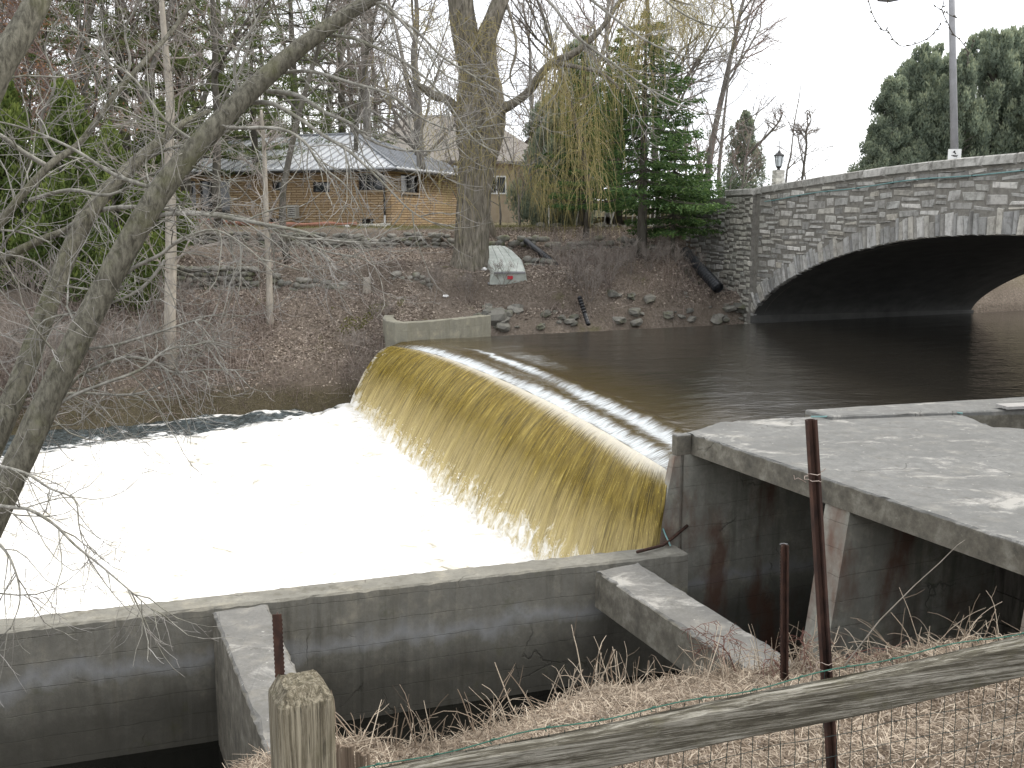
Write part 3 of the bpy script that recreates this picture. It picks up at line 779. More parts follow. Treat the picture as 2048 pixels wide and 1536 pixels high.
# spandrel backing with the arch cut out, and the vault
def spandrel(w, th, zt=-.25):
    mb = MB(); f = []; b = []
    top = [bp(s, w, ptop(s) + zt) for s in ss]; bot = [bp(s, w, arch(s)) for s in ss]
    topb = [p + BE * th for p in top]; botb = [p + BE * th for p in bot]
    v = [tuple(p) for p in top + bot + topb + botb]; n = N + 1; i = np.arange(N)
    mb.add(v, np.stack([i, i + n, i + n + 1, i + 1], -1), np.stack([i + 2 * n + 1, i + 3 * n + 1, i + 3 * n, i + 2 * n], -1), np.stack([i, i + 1, i + 1 + 2 * n, i + 2 * n], -1))
    for s0, s1 in ((-9.5, 0), (2 * HS, 2 * HS + 9)):
        pts = [bp(s0, w, -1.5), bp(s1, w, -1.5), bp(s1, w, ptop(s1) + zt), bp(s0, w, ptop(s0) + zt)]
        mb.add([tuple(p) for p in pts] + [tuple(p + BE * th) for p in pts], [[0, 1, 2, 3], [7, 6, 5, 4], [3, 2, 6, 7], [0, 3, 7, 4], [1, 5, 6, 2]])
    return mb
obj('spandrel_wall', spandrel(.0, .42), M['mortar'], bridge)
obj('spandrel_wall', spandrel(BW - .42, .42), M['mortar'], bridge)
mb = MB(); ws = np.linspace(.02, BW - .02, 14)
G = np.array([[tuple(bp(s, w_, arch(s) + .02 * math.sin(w_ * 2 + s))) for w_ in ws] for s in ss]); mb.grid(G)
for s_ in (0, 2 * HS):
    mb.add([tuple(bp(s_, .02, -1.5)), tuple(bp(s_, BW - .02, -1.5)), tuple(bp(s_, BW - .02, .02)), tuple(bp(s_, .02, .02))], [0, 1, 2, 3])
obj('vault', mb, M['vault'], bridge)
mb = MB(); sr = np.linspace(-40, 40, 60)
mb.grid(np.array([[tuple(bp(s, w_, (ptop(s) if s > -6 else 4.5) - .95)) for w_ in (.4, BW - .4)] for s in sr])); obj('roadway', mb, M['asphalt'], bridge)
mb = MB(); mb.box(bp(.0, BW / 2, -.04), (.16, BW + .1, .26), BC, BE); obj('footing', mb, M['vault'], bridge)

def rockblock(c, ax, ay, az, sx, sy, sz, ch=.018, bul=.03, jit=.25, rnd=R):
    """rock-faced block: ay points out of the wall"""
    mb = MB(); vs = []
    def P(u, v_, d): return c + ax * (u * sx / 2) + az * (v_ * sz / 2) + ay * d
    cs = [(-1, -1), (1, -1), (1, 1), (-1, 1)]
    jj = [(rnd.uniform(-jit, 0) * .12 * (1 if a > 0 else -1), rnd.uniform(-jit, 0) * .3 * (1 if b > 0 else -1)) for a, b in cs]
    for (a, b), (p, q) in zip(cs, jj): vs.append(P(a + p, b + q, -sy))
    for (a, b), (p, q) in zip(cs, jj): vs.append(P(a + p, b + q, rnd.uniform(-.012, .006)))
    ix = 1 - 2 * ch / sx * 1.2; iz = 1 - 2 * ch / sz * 1.2
    for (a, b), (p, q) in zip(cs, jj): vs.append(P((a + p) * ix, (b + q) * iz, bul * rnd.uniform(.35, 1.1)))
    f = []
    for l in (0, 4):
        for i in range(4): j = (i + 1) % 4; f.append([l + i, l + j, l + 4 + j, l + 4 + i])
    f.append([8, 9, 10, 11])
    mb.add([tuple(p) for p in vs], f); return mb
Zv = Vector((0, 0, 1)); OUT = -BE
# arch ring
s_ = .0; pts = []
L = 0; prev = None
samp = [(s, arch(s)) for s in np.linspace(0, 2 * HS, 1200)]
acc = [0.0]
for i in range(1, len(samp)): acc.append(acc[-1] + math.hypot(samp[i][0] - samp[i - 1][0], samp[i][1] - samp[i - 1][1]))
pos = 0.0; k = 0
while pos < acc[-1]:
    wv = R.choice([R.uniform(.13, .2), R.uniform(.16, .32)])
    a = np.interp(pos + wv / 2, acc, [q[0] for q in samp]); 
    z = arch(a); e = .02
    tx, tz = 2 * e, arch(min(2 * HS, a + e)) - arch(max(0, a - e)); l = math.hypot(tx, tz); tx /= l; tz /= l
    ax = (BC * tx + Zv * tz); az = (Zv * tx - BC * tz)
    hgt = R.uniform(.42, .70)
    c = bp(a, 0, z) + az * (hgt / 2 - .02)
    mb = rockblock(c, ax, OUT, az, wv - .022, .12, hgt, .015, R.uniform(.03, .09), .5)
    obj('voussoir', mb, M['voussoir'], bridge); pos += wv; k += 1
# rubble spandrel
def rubble(s0, s1, zlow, ztop, hmin, hmax, lmin, lmax, name, m, parent, P, ax, out, cap=300, bul=.05, gap=.028):
    z = zlow(0) if callable(zlow) else zlow
    z = -.35; n = 0; row = 0
    while z < 5.2:
        h = R.uniform(hmin, hmax); s = s0 - R.uniform(0, lmin)
        while s < s1:
            l = R.uniform(lmin, lmax); a, b = max(s, s0), min(s + l, s1)
            mid = (a + b) / 2
            lo = zlow(mid) if callable(zlow) else zlow
            hi = ztop(mid)
            dz = .09 * math.sin(mid * 1.25 + 1) + .05 * math.sin(mid * 3.1 + z * 2); za, zb = max(z + dz, lo - .05), min(z + dz + h, hi)
            if hi - zb < .12: zb = hi
            if b - a > .12 and zb - za > .05 and n < cap:
                split = h > .26 and R.random() < .35
                zz = [(za, (za + zb) / 2), ((za + zb) / 2, zb)] if split and zb - za > .2 else [(za, zb)]
                for z0, z1 in zz:
                    mb = rockblock(P(mid, (z0 + z1) / 2 + R.uniform(-.012, .012)), (ax + Zv * R.gauss(0, .03)).normalized(), out, Zv, b - a - gap, .10, z1 - z0 - gap * R.uniform(.6, 1.4), .02, R.uniform(.2, 1.2) * bul, 1.7)
                    obj(name, mb, m, parent); n += 1
            s += l
        z += h
    return n
ring = lambda s: arch(max(0, min(2 * HS, s))) + .62 if s < 2 * HS else -.3
n1 = rubble(.18, 14.6, ring, lambda s: ptop(s) - .30, .13, .36, .30, 1.05, 'stone', M['stone'], bridge, lambda s, z: bp(s, 0, z), BC, OUT, 290)
rest = MB()
# coping on both parapets
for w_, dirn in ((.0, -1), (BW, 1)):
    s = -2.3
    while s < 2 * HS + 2:
        l = R.uniform(.75, 1.15); m_ = s + l / 2
        slope = (ptop(s + l) - ptop(s)) / l; ax = (BC + Zv * slope).normalized()
        mb = rockblock(bp(m_, (.0 if dirn < 0 else BW - .0), ptop(m_) - .14), ax, BE * dirn, Zv, l - .02, .46, .27, .03, .10, .35)
        obj('coping_stone', mb, M['coping'], bridge); s += l
# projecting pilaster
mb = MB()
mb.box(bp(-1.08, .2, 1.75), (2.0, .66, 5.0), BC, BE); obj('pilaster_core', mb, M['mortar'], bridge)
rubble(-2.12, -.06, lambda s: -.3, lambda s: 4.22, .13, .24, .28, .62, 'pilaster_stone', M['pilstone'], bridge, lambda s, z: bp(s, -.16, z), BC, OUT, 190, .035)
mb = rockblock(bp(-1.08, -.16, 4.36), BC, OUT, Zv, 2.15, .6, .24, .03, .05); obj('coping_stone', mb, M['coping'], bridge)

# wing wall running back from the pilaster
W0 = bp(-2.1, -.1, 0); W1 = Vector((6.75, 39.6, 0)); wdv = (W1 - W0).normalized(); wout = Vector((wdv.y, -wdv.x, 0))
if wout.x > 0: wout = -wout
WL = (W1 - W0).length
ww = thing('wing_wall', 'dark shaded stone retaining wall running back from the bridge end', 'retaining wall', tuple(W0))
mb = MB(); mb.box(W0 + wdv * WL / 2 - wout * .2 + Zv * 1.4, (WL, .35, 5.4), wdv, wout); obj('wall_core', mb, M['mortar'], ww)
rubble(.05, WL, lambda s: max(-.3, gz(*(W0 + wdv * s + wout * .15)[:2]) - .1), lambda s: 4.12 - .10 * s - .25 * max(0, math.sin(s * 1.9)), .16, .30, .30, .70, 'stone', M['stone'], ww, lambda s, z: W0 + wdv * s + Zv * z, wdv, wout, 120)

# cable strung along the bridge face
mb = MB(); P = [bp(s, -.10 - .01 * math.sin(s * 5), 4.02 + .47 * math.sin(math.pi / 2 * min(1.3, max(0, s - .5) / 12.5)) - .02 * math.sin(s * 1.3)) for s in np.linspace(.7, 20, 60)]
mb.tube(P, .018, 6); o = obj('blue_cable', mb, M['cable']); tag(o, 'thin blue-green cable strung along the stone face of the bridge', 'cable')
for s in np.arange(1.2, 15, 1.6):
    mb = MB(); z = float(np.interp(s, np.linspace(.7, 20, 60), [p.z for p in P])); mb.box(bp(s, -.06, z), (.03, .10, .05), BC, BE)
    obj('clip', mb, M['iron'], o)

# lantern on its stone pier
lp = thing('lantern_pillar', 'pale limestone pillar standing on the bridge end under a black lantern', 'pillar', tuple(bp(.55, .45, ptop(.5) - .2)))
zb = ptop(.55) - .15
for r in range(5):
    for sd in range(2):
        a = .17 - .004 * r; zc = zb + .065 + r * .135
        for k, (dx, dy) in enumerate(((-1, 0), (1, 0))):
            ax, ay = (BC, BE) if (r + 0) % 2 == 0 else (BE, BC)
            if sd == 0:
                mb = MB(); mb.box(bp(.55, .45, zc) + ax * (dx * a / 2 * 1.0), (a - .008, 2 * a, .126), ax, ay)
                obj('stone', mb, M['palestone'], lp)
lan = thing('bridge_lantern', 'black iron lantern with frosted panes on the bridge pillar', 'lantern', tuple(bp(.55, .45, zb + .68)))
L0 = bp(.55, .45, zb + .675)
mb = MB(); mb.tube([L0, L0 + Zv * .05, L0 + Zv * .08, L0 + Zv * .12], [.06, .05, .09, .10], 8); obj('base', mb, M['iron'], lan)
mb = MB(); mb.tube([L0 + Zv * .121, L0 + Zv * .46], [.088, .148], 6); obj('glass', mb, M['lampglass'], lan)
mb = MB()
for k in range(6):
    a = k * math.pi / 3; d = Vector((math.cos(a), math.sin(a), 0)); mb.tube([L0 + d * .095 + Zv * .11, L0 + d * .156 + Zv * .47], .010, 4)
obj('frame', mb, M['iron'], lan)
mb = MB(); mb.tube([L0 + Zv * .461, L0 + Zv * .49, L0 + Zv * .56, L0 + Zv * .60, L0 + Zv * .62, L0 + Zv * .68], [.19, .185, .07, .05, .025, .012], 8); obj('cap', mb, M['iron'], lan)
mb = MB(); mb.tube([L0 + Zv * .64 , L0 + Zv * .98], .008, 5); obj('finial_rod', mb, M['iron'], lan)

# street light
sb = bp(8.92, .95, ptop(9.3) - .98)
sl = thing('street_light', 'tall grey street light pole rising behind the bridge parapet', 'street light', tuple(sb))
tl = sb + Vector((-.62, 0, 6.9))
mb = MB(); mb.tube([sb, sb.lerp(tl, .5), tl], [.105, .085, .065], 12); obj('pole', mb, M['galv'], sl, True)
arm = [tl - Zv * .5, tl + Vector((-.3, 0, -.22)), tl + Vector((-.8, -.1, -.12)), tl + Vector((-1.25, -.15, -.13))]
mb = MB(); mb.tube(arm, [.04, .035, .03, .03], 8); obj('arm', mb, M['galv'], sl, True)
hd = aty(1817, -2, (tl.y - .15)) 
hd = Vector((tl.x - 1.45, tl.y - .15, hd.z + .03))
mb = MB()
mb.tube([hd + Vector((.42, 0, .06)), hd + Vector((.3, 0, .03)), hd + Vector((0, 0, .0)), hd + Vector((-.28, 0, .01)), hd + Vector((-.38, 0, .03))], [.03, .08, .11, .10, .03], 10)
obj('lamp_head', mb, M['galv'], sl, True)
arm2 = MB(); arm2.tube([tl + Vector((-1.2, -.15, -.13)), hd + Vector((.38, 0, .06))], .028, 6); obj('bracket', arm2, M['galv'], sl)
# sign on the pole
sg = thing('pole_sign', 'small pale sign with dark symbols fixed to the street light pole', 'sign', tuple(sb + Zv * 1.1))
sc_ = aty(1909, 310, sb.y - .14)
mb = MB(); mb.box(sc_, (.34, .012, .30)); obj('sign_plate', mb, M['white'], sg)
mb = MB()
mb.box(sc_ + Vector((.0, -.009, .06)), (.03, .004, .09), (.8, 0, .6), None, (-.6, 0, .8))
mb.box(sc_ + Vector((-.02, -.009, .085)), (.07, .004, .025), (.8, 0, .6), None, (-.6, 0, .8))
mb.box(sc_ + Vector((0, -.009, -.01)), (.17, .004, .018)); mb.box(sc_ + Vector((.01, -.009, -.035)), (.12, .004, .018), (.98, 0, -.17), None, (.17, 0, .98))
obj('symbol', mb, M['iron'], sg)
mb = MB(); mb.box(sc_ + Vector((.02, -.009, -.115)), (.20, .004, .022)); obj('red_stripe', mb, simple('faded_red', (.40, .16, .15), (.5, .22, .2), 5, .7, 0), sg)

# ================================================================== HOUSES
def house_mat(name, c1, c2, rows=.11):
    t = NT(name); tc = t.n('TexCoord'); v = tc.outputs['UV']
    br = t.n('TexBrick', i_Vector=v, i_Scale=1.0); br.inputs['Brick Width'].default_value = .62; br.inputs['Row Height'].default_value = rows
    br.inputs['Mortar Size'].default_value = .016; br.offset = .4
    t.set(br.inputs['Color1'], c1); t.set(br.inputs['Color2'], c2); t.set(br.inputs['Mortar'], (.14, .085, .045))
    n = t.noise(v, 2.2, 5, .6)
    c = t.mix(t.ramp(n, [(.35, .4), (.6, 0.0)]), br.outputs['Color'], tuple(x * .7 for x in c1))
    h = t.math('SUBTRACT', t.noise(v, 6, 5, .7), br.outputs['Fac'])
    return t.fin(c, .93, t.bump(h, .9, .04), Specular_IOR_Level=.15)
M['sand'] = house_mat('tan_ledgestone', (.47, .35, .215), (.36, .262, .158))
M['tan'] = simple('tan_siding', (.30, .24, .17), (.36, .30, .22), 3, .9, .1)
HC = aty(783, 446, 44.0); HC.z = 3.15
HL = Vector((-.94, .34, 0)).normalized(); HR = Vector((.34, .94, 0)).normalized()
EV = 5.62
def hp(a, b, z): return Vector((HC.x + HL.x * a + HR.x * b, HC.y + HL.y * a + HR.y * b, z))
hs = thing('bungalow', 'low tan stone bungalow with grey ribbed hip roof above the river bank', 'house', tuple(hp(0, 0, 3.1)))
LA, LB = 15.5, 8.6
def wall_uv(name, p0, p1, z0, z1, holes, parent):
    """one wall face with real window openings (holes: u0,u1,z0,z1)"""
    L = (p1 - p0).length; d = (p1 - p0).normalized(); inn = Vector((-d.y, d.x, 0))
    if (hp(4, 4, 0) - p0).dot(inn) < 0: inn = -inn
    us = sorted({0, L, *[h[0] for h in holes], *[h[1] for h in holes]}); zs = sorted({z0, z1, *[h[2] for h in holes], *[h[3] for h in holes]})
    mb = MB(); uv = []
    def inh(u, z): return any(h[0] < u < h[1] and h[2] < z < h[3] for h in holes)
    def quad(pts, uvs): mb.add([tuple(p) for p in pts], [0, 1, 2, 3]); uv.extend(uvs)
    for i in range(len(us) - 1):
        for j in range(len(zs) - 1):
            if inh((us[i] + us[i + 1]) / 2, (zs[j] + zs[j + 1]) / 2): continue
            c = [(us[i], zs[j]), (us[i + 1], zs[j]), (us[i + 1], zs[j + 1]), (us[i], zs[j + 1])]
            quad([p0 + d * u + Zv * z for u, z in c], c)
    for u0, u1, a, b in holes:
        for (x0, y0), (x1, y1) in (((u0, a), (u1, a)), ((u1, a), (u1, b)), ((u1, b), (u0, b)), ((u0, b), (u0, a))):
            q = [p0 + d * x0 + Zv * y0, p0 + d * x1 + Zv * y1]; q += [q[1] + inn * .14, q[0] + inn * .14]; quad(q, [(x0, y0), (x1, y1), (x1, y1 + .1), (x0, y0 + .1)])
    me = mb.mesh(name); ul = me.uv_layers.new(name='UVMap')
    li = np.zeros(len(me.loops), np.int32); me.loops.foreach_get('vertex_index', li)
    ul.data.foreach_set('uv', np.array(uv)[li].ravel())
    link(name, me, M['sand'], parent)
    for k, (u0, u1, a, b) in enumerate(holes):
        cx = p0 + d * ((u0 + u1) / 2) + Zv * ((a + b) / 2) + inn * .10
        wdn = obj('window', box_frame(cx, d, inn, u1 - u0, b - a), M['trim'], parent)
        g = MB(); g.box(cx + inn * .02, (u1 - u0 - .06, .01, b - a - .06), d, inn); obj('pane', g, M['glass'], wdn)
        if b - a > .5:
            g = MB(); g.box(p0 + d * ((u0 + u1) / 2) + Zv * (a - .05) - inn * .03, (u1 - u0 + .16, .1, .08), d, inn); obj('sill', g, M['tan'], wdn)
def box_frame(c, d, inn, w_, h, t_=.05):
    mb = MB(); 
    for sx in (-1, 1): mb.box(c + d * (sx * (w_ / 2 - t_ / 2)), (t_, .07, h), d, inn)
    for sz in (-1, 1): mb.box(c + Zv * (sz * (h / 2 - t_ / 2)), (w_ - 2 * t_, .07, t_), d, inn)
    if w_ > 1.0: mb.box(c - Zv * .0, (t_, .06, h - 2 * t_), d, inn)
    return mb
def su(px, d, p0=HC):                                                     # where a sighting meets a wall line
    k = (px - 1024) / FPX; r = ray(px, 400); k = r.x / r.y
    return (k * p0.y - p0.x) / (d.x - k * d.y)
u_ = lambda px: su(px, HL)
holes = [(u_(770), u_(717), 4.68, 5.42), (u_(570), u_(545), 4.72, 5.12), (u_(660), u_(626), 4.62, 5.06), (u_(746), u_(722), 3.2, 3.46), (u_(566), u_(537), 3.22, 3.48), (u_(503), u_(494), 4.85, 5.0),
         (u_(460), u_(400), 3.3, 5.2), (u_(392), u_(362), 3.5, 5.2)]
holes = [(min(a, b), max(a, b), c, d) for a, b, c, d in holes]
wall_uv('wall', hp(0, 0, 0), hp(LA, 0, 0), 2.9, EV, holes, hs)
v_ = lambda px: su(px, HR)
holes = [(v_(803), v_(838), 4.62, 5.40)]
wall_uv('wall', hp(0, 0, 0), hp(0, LB, 0), 2.9, EV, holes, hs)
wall_uv('wall', hp(LA, 0, 0), hp(LA, LB, 0), 2.9, EV, [], hs); wall_uv('wall', hp(0, LB, 0), hp(LA, LB, 0), 2.9, EV, [], hs)
OV = .55
def hip(parent, P, la, lb, ov, z0, z1, m, ribs=None, ribm=None, inset=None):
    q = [P(-ov, -ov, z0), P(la + ov, -ov, z0), P(la + ov, lb + ov, z0), P(-ov, lb + ov, z0)]
    k = inset or (lb / 2 + ov) * .95
    r0, r1 = P(k - ov, lb / 2, z1), P(la + ov - k, lb / 2, z1)
    mb = MB(); mb.add([tuple(p) for p in q + [r0, r1] + [p - Zv * .14 for p in q]], [[0, 1, 5, 4], [2, 3, 4, 5], [0, 6, 7, 1], [1, 7, 8, 2], [2, 8, 9, 3], [3, 9, 6, 0], [6, 9, 8, 7]], [[3, 0, 4], [1, 2, 5]])
    o = obj('roof', mb, m, parent)
    if ribs:
        rb = MB()
        def strip(a0, a1, b0, b1, n):
            for i in range(n + 1):
                t_ = i / n; p, q2 = a0.lerp(a1, t_), b0.lerp(b1, t_)
                if (p - q2).length > .2: rb.box((p + q2) / 2 + Zv * .03, (.045, (p - q2).length, .06), None, None) if False else rb.tube([p + Zv * .035, q2 + Zv * .035], .038, 4)
        n = int(la / ribs)
        for i in range(n + 1):
            a = -ov + (la + 2 * ov) * i / n
            for b_e in (-ov, lb + ov):
                kk = min(a + ov, la + ov - a, k); t_ = kk / k
                e = P(a, b_e, z0); 
                top = e.lerp(P(a, lb / 2, z1), t_) if t_ < 1 else P(a, lb / 2, z1)
                if t_ > .04: rb.tube([e + Zv * .03, top + Zv * .03], .032, 4)
        n = int(lb / ribs)
        for i in range(n + 1):
            b = -ov + (lb + 2 * ov) * i / n
            for a_e, sgn in ((-ov, 1), (la + ov, -1)):
                t_ = 1 - abs(b - lb / 2) / (lb / 2 + ov)
                e = P(a_e, b, z0); top = P(a_e + sgn * k * t_, b, z0 + (z1 - z0) * t_)
                if t_ > .04: rb.tube([e + Zv * .03, top + Zv * .03], .032, 4)
        ro = obj('roof_rib', rb, ribm, parent); ro['kind'] = 'stuff'
        hpb = MB()
        for c_, r_ in ((0, r0), (3, r0), (1, r1), (2, r1)): hpb.tube([q[c_] + Zv * .04, r_ + Zv * .05], .06, 5)
        hpb.tube([r0 + Zv * .05, r1 + Zv * .05], .06, 5); obj('ridge_cap', hpb, ribm, parent)
    return q
q = hip(hs, hp, LA, LB, OV, EV, 7.45, M['roof'], .42, simple('roof_rib_metal', (.22, .235, .25), (.30, .31, .33), 2, .5, 0))
mb = MB()
for a, b in ((q[0], q[1]), (q[0], q[3])): mb.tube([a - Zv * .12, b - Zv * .12], .07, 6)
obj('gutter', mb, M['trim'], hs)
mb = MB(); c = hp(.28, -.08, 0); mb.tube([hp(.1, -.5, EV - .1), Vector((c.x, c.y, EV - .35)), Vector((c.x, c.y, 3.6))], .045, 6); obj('downspout', mb, M['trim'], hs)
mb = MB(); mb.tube([Vector((c.x, c.y, 3.6)), Vector((c.x, c.y, 3.15))], .05, 6); obj('downspout_end', mb, M['white'], hs)
ac = thing('air_conditioner', 'boxy beige outdoor air unit mounted low on the bungalow wall', 'air unit', tuple(hp(u_(593), -.35, 3.6)))
c = hp(u_(593), -.3, 3.78); mb = MB(); mb.box(c, (.42, .32, .56), HL, HR); obj('casing', mb, M['acmetal'], ac)
for k in range(5):
    mb = MB(); mb.box(c + Zv * (-.18 + .09 * k) - HR * .165, (.34, .012, .03), HL, HR); obj('louvre', mb, M['trim'], ac)
# orange strip and pale slabs along the house
mb = MB(); P = [aty(px, 455 + .004 * (px - 470) + 1.2 * math.sin(px * .05), 41.2 + .6 * math.sin(px * .01)) for px in range(330, 720, 12)]
P = [Vector((p.x, p.y, gz(p.x, p.y) + .10)) for p in P]; mb.tube(P, [.11 + .03 * math.sin(i) for i in range(len(P))], 6)
tag(obj('orange_edging', mb, M['clay'], smooth=True), 'long low orange strip lying in front of the bungalow', 'edging')
for i in range(34):
    px = 610 + R.uniform(0, 175) if i < 28 else R.uniform(470, 600)
    Y = 42.3 + R.uniform(-.35, .55) ; p = aty(px, 450, Y); z = gz(p.x, Y)
    mb = rockblock(Vector((p.x, Y, z + .06)), Vector((1, 0, 0)).lerp(Vector((.8, .5, 0)), R.random()).normalized(), Vector((0, -1, 0)), Zv, R.uniform(.25, .6), .2, R.uniform(.06, .13), .02, .03)
    o = obj('pale_slab', mb, M['palestone']); tag(o, 'flat pale stone slab lying along the foot of the bungalow wall', 'stone slab', 'pale slabs by the bungalow')

h2 = thing('far_house', 'large grey-brown roofed house with a brick chimney behind the bungalow', 'house', (-3, 64, 3))
F0 = Vector((-9.0, 60.5, 0)); F1 = Vector((.97, .18, 0)).normalized(); F2 = Vector((-.18, .97, 0)).normalized()
def fp(a, b, z): return Vector((F0.x + F1.x * a + F2.x * b, F0.y + F1.y * a + F2.y * b, z))
mb = MB(); mb.box(fp(5.6, 4.5, 5.0), (11.2, 9, 3.9), F1, F2); obj('wall', mb, M['tan'], h2)
hip(h2, fp, 11.2, 9, .5, 6.9, 10.0, M['roof2'], inset=3.6)
mb = MB(); mb.box(fp(11.6, 6.5, 4.6), (5.5, 6, 3.4), F1, F2); obj('side_wall', mb, M['tan'], h2)
hip(h2, lambda a, b, z: fp(9.2 + a, 3.5 + b, z), 5.2, 6, .4, 6.3, 8.9, M['roof2'])
mb = MB(); c = fp(11.7, 5.2, 0); mb.box(Vector((c.x, c.y, 8.6)), (.6, .5, 2.6), F1, F2); obj('chimney', mb, simple('chimney_brick', (.24, .17, .13), (.33, .25, .2), 7, .9, .3), h2)
for a in (2.2, 5.2, 8.2):
    f = obj('window', box_frame(fp(a, -.02, 5.5), F1, F2, 1.2, 1.1, .08), M['white'], h2)
    g = MB(); g.box(fp(a, .0, 5.5), (1.05, .02, .95), F1, F2); obj('pane', g, M['glass'], f)

# ================================================================== DRY-STONE WALLS, ROCKS
def ico1():
    p = (1 + 5 ** .5) / 2
    v = [(-1, p, 0), (1, p, 0), (-1, -p, 0), (1, -p, 0), (0, -1, p), (0, 1, p), (0, -1, -p), (0, 1, -p), (p, 0, -1), (p, 0, 1), (-p, 0, -1), (-p, 0, 1)]
    f = [(0, 11, 5), (0, 5, 1), (0, 1, 7), (0, 7, 10), (0, 10, 11), (1, 5, 9), (5, 11, 4), (11, 10, 2), (10, 7, 6), (7, 1, 8), (3, 9, 4), (3, 4, 2), (3, 2, 6), (3, 6, 8), (3, 8, 9), (4, 9, 5), (2, 4, 11), (6, 2, 10), (8, 6, 7), (9, 8, 1)]
    v = [Vector(q).normalized() for q in v]; cache = {}; nf = []
    def mid(a, b):
        k = (min(a, b), max(a, b))
        if k not in cache: v.append(((v[a] + v[b]) / 2).normalized()); cache[k] = len(v) - 1
        return cache[k]
    for a, b, c in f:
        x, y, z = mid(a, b), mid(b, c), mid(c, a); nf += [(a, x, z), (b, y, x), (c, z, y), (x, y, z)]
    return np.array([tuple(q) for q in v]), np.array(nf)
IV, IF = ico1()
def rock_mesh(name, m, sq=.0, rough=.16, smooth=True):
    V = IV.copy() * (1 + NR.normal(0, rough * .55, (len(IV), 1)))
    V = np.sign(V) * np.abs(V) ** (1 - sq)
    V[:, 2] *= .8
    mb = MB(); mb.add(V * .5, IF); me = mb.mesh(name, smooth); me.materials.append(m); return me
FM = [rock_mesh('field_stone', M['field'], R.uniform(0, .35)) for _ in range(10)]
SM = [rock_mesh('shore_stone', M['shore'], R.uniform(.1, .5), .34, False) for _ in range(10)]
def drystone(name, label, px0, px1, yfun, h0, h1, rows, pmin, pmax, keep=1.0):
    root = thing(name, label, 'dry-stone wall', tuple(aty((px0 + px1) / 2, 500, yfun(.5)))); root.location.z = gz(root.location.x, root.location.y)
    n = 0
    for r in range(rows):
        px = px0 + R.uniform(0, 8)
        while px < px1:
            t_ = (px - px0) / (px1 - px0); Y = yfun(t_); k = ray(px, 500); X = k.x / k.y * Y
            hh = h0 + (h1 - h0) * t_
            w_ = R.uniform(pmin, pmax) * Y / FPX
            base = gz(X, Y - .45) - .06
            z = base + (r + .5) * hh / rows
            px += w_ * FPX / Y * .86
            if R.random() > keep * (1 - .25 * (r == rows - 1)): continue
            o = bpy.data.objects.new('stone', R.choice(FM)); COL.objects.link(o); o.parent = root
            o.location = Vector((X, Y - .18 + .10 * r / rows + R.uniform(-.05, .05), z)) - root.location
            o.scale = (w_ * 1.12, R.uniform(.3, .42), hh / rows * R.uniform(1.2, 1.75)); o.rotation_euler = (R.uniform(-.2, .2), R.uniform(-.25, .25), R.uniform(-.4, .4)); n += 1
    return n
drystone('field_stone_wall', 'tallest piled fieldstone wall, left of the two slim trunks on the bank', 345, 510, lambda t: 33.2, .86, .80, 5, 13, 23)
drystone('field_stone_wall', 'tumbled low mossy fieldstone wall between the slim trunks and the willow', 545, 700, lambda t: 33.3, .62, .40, 3, 12, 24, .8)
drystone('field_stone_wall', 'short mossy heap of fieldstones just left of the big willow trunk', 775, 860, lambda t: 33.6, .50, .42, 3, 11, 20, .8)
drystone('field_stone_wall', 'upper terrace wall of fieldstones in front of the bungalow', 350, 915, lambda t: 37.3, .60, .62, 4, 12, 22, .85)
drystone('field_stone_wall', 'low mossy terrace wall right of the willow, below the evergreens', 980, 1400, lambda t: 37.4, .62, .45, 3, 12, 26, .72)
drystone('field_stone_wall', 'short mossy stone heap between the upturned boat and the black pipe', 1050, 1105, lambda t: 35.3, .38, .30, 2, 12, 22, .9)
def rock(px, Y, size, name='shore_rock', label='mossy grey rock at the water edge of the far bank', group='rocks along the far shore', flat=.75):
    k = ray(px, 600); X = k.x / k.y * Y; z = gz(X, Y)
    o = bpy.data.objects.new(name, R.choice(SM)); COL.objects.link(o)
    o.location = (X, Y, max(z, -.05) + size * .04); o.scale = (size, size * R.uniform(.7, 1), size * flat); o.rotation_euler = (R.uniform(-.3, .3), R.uniform(-.3, .3), R.uniform(0, 6))
    return tag(o, label, 'rock', group)
for i in range(56):
    px = R.choice([R.uniform(1235, 1510), R.uniform(1360, 1510), R.uniform(1240, 1510), R.uniform(985, 1240)])
    k = ray(px, 600); Yf = 33.0
    for _ in range(6): Yf = float(foot(k.x / k.y * Yf))
    zone = 'left of the boat pipe stub' if px < 1170 else 'between pipe stub and spruce' if px < 1300 else 'below the young spruce' if px < 1400 else 'at the foot of the stone bridge'
    rock(px, Yf + abs(R.gauss(0, .25)) - .02, R.choice([.14, .2, .26, .34, .44, .6]) * R.uniform(.8, 1.15), label='grey rock at the water edge ' + zone, group='shore rocks ' + zone, flat=R.uniform(.5, .8))
for px, Y, s in ((987, 32.7, .85), (1000, 32.9, .5), (972, 32.6, .5), (955, 32.4, .4), (1012, 32.9, .4), (975, 33.1, .4), (1032, 33.2, .6), (1092, 33.0, .4), (1298, 34.3, .5), (1262, 34.1, .4)):
    rock(px, Y, s, label='larger grey boulder embedded in the bank beside the dam wing wall' if px < 1100 else ('mossy rock on the shore directly below the spruce trunk' if px == 1262 else 'mossy rock on the shore between spruce and young spruce'), group='boulders by the wing wall' if px < 1100 else 'rocks near the bridge')
for i in range(16):
    rock(R.uniform(480, 640), 34.0 + R.uniform(0, 2.5), R.uniform(.12, .35), 'loose_stone', 'loose fieldstone on the leafy terrace', 'loose stones on the terrace')
for i in range(40):
    rock(R.uniform(1080, 1350), 41.0 + R.uniform(0, 1.6), R.uniform(.2, .5), 'garden_stone', 'pale garden rock on the lawn behind the willow curtain', 'garden rocks on the lawn')

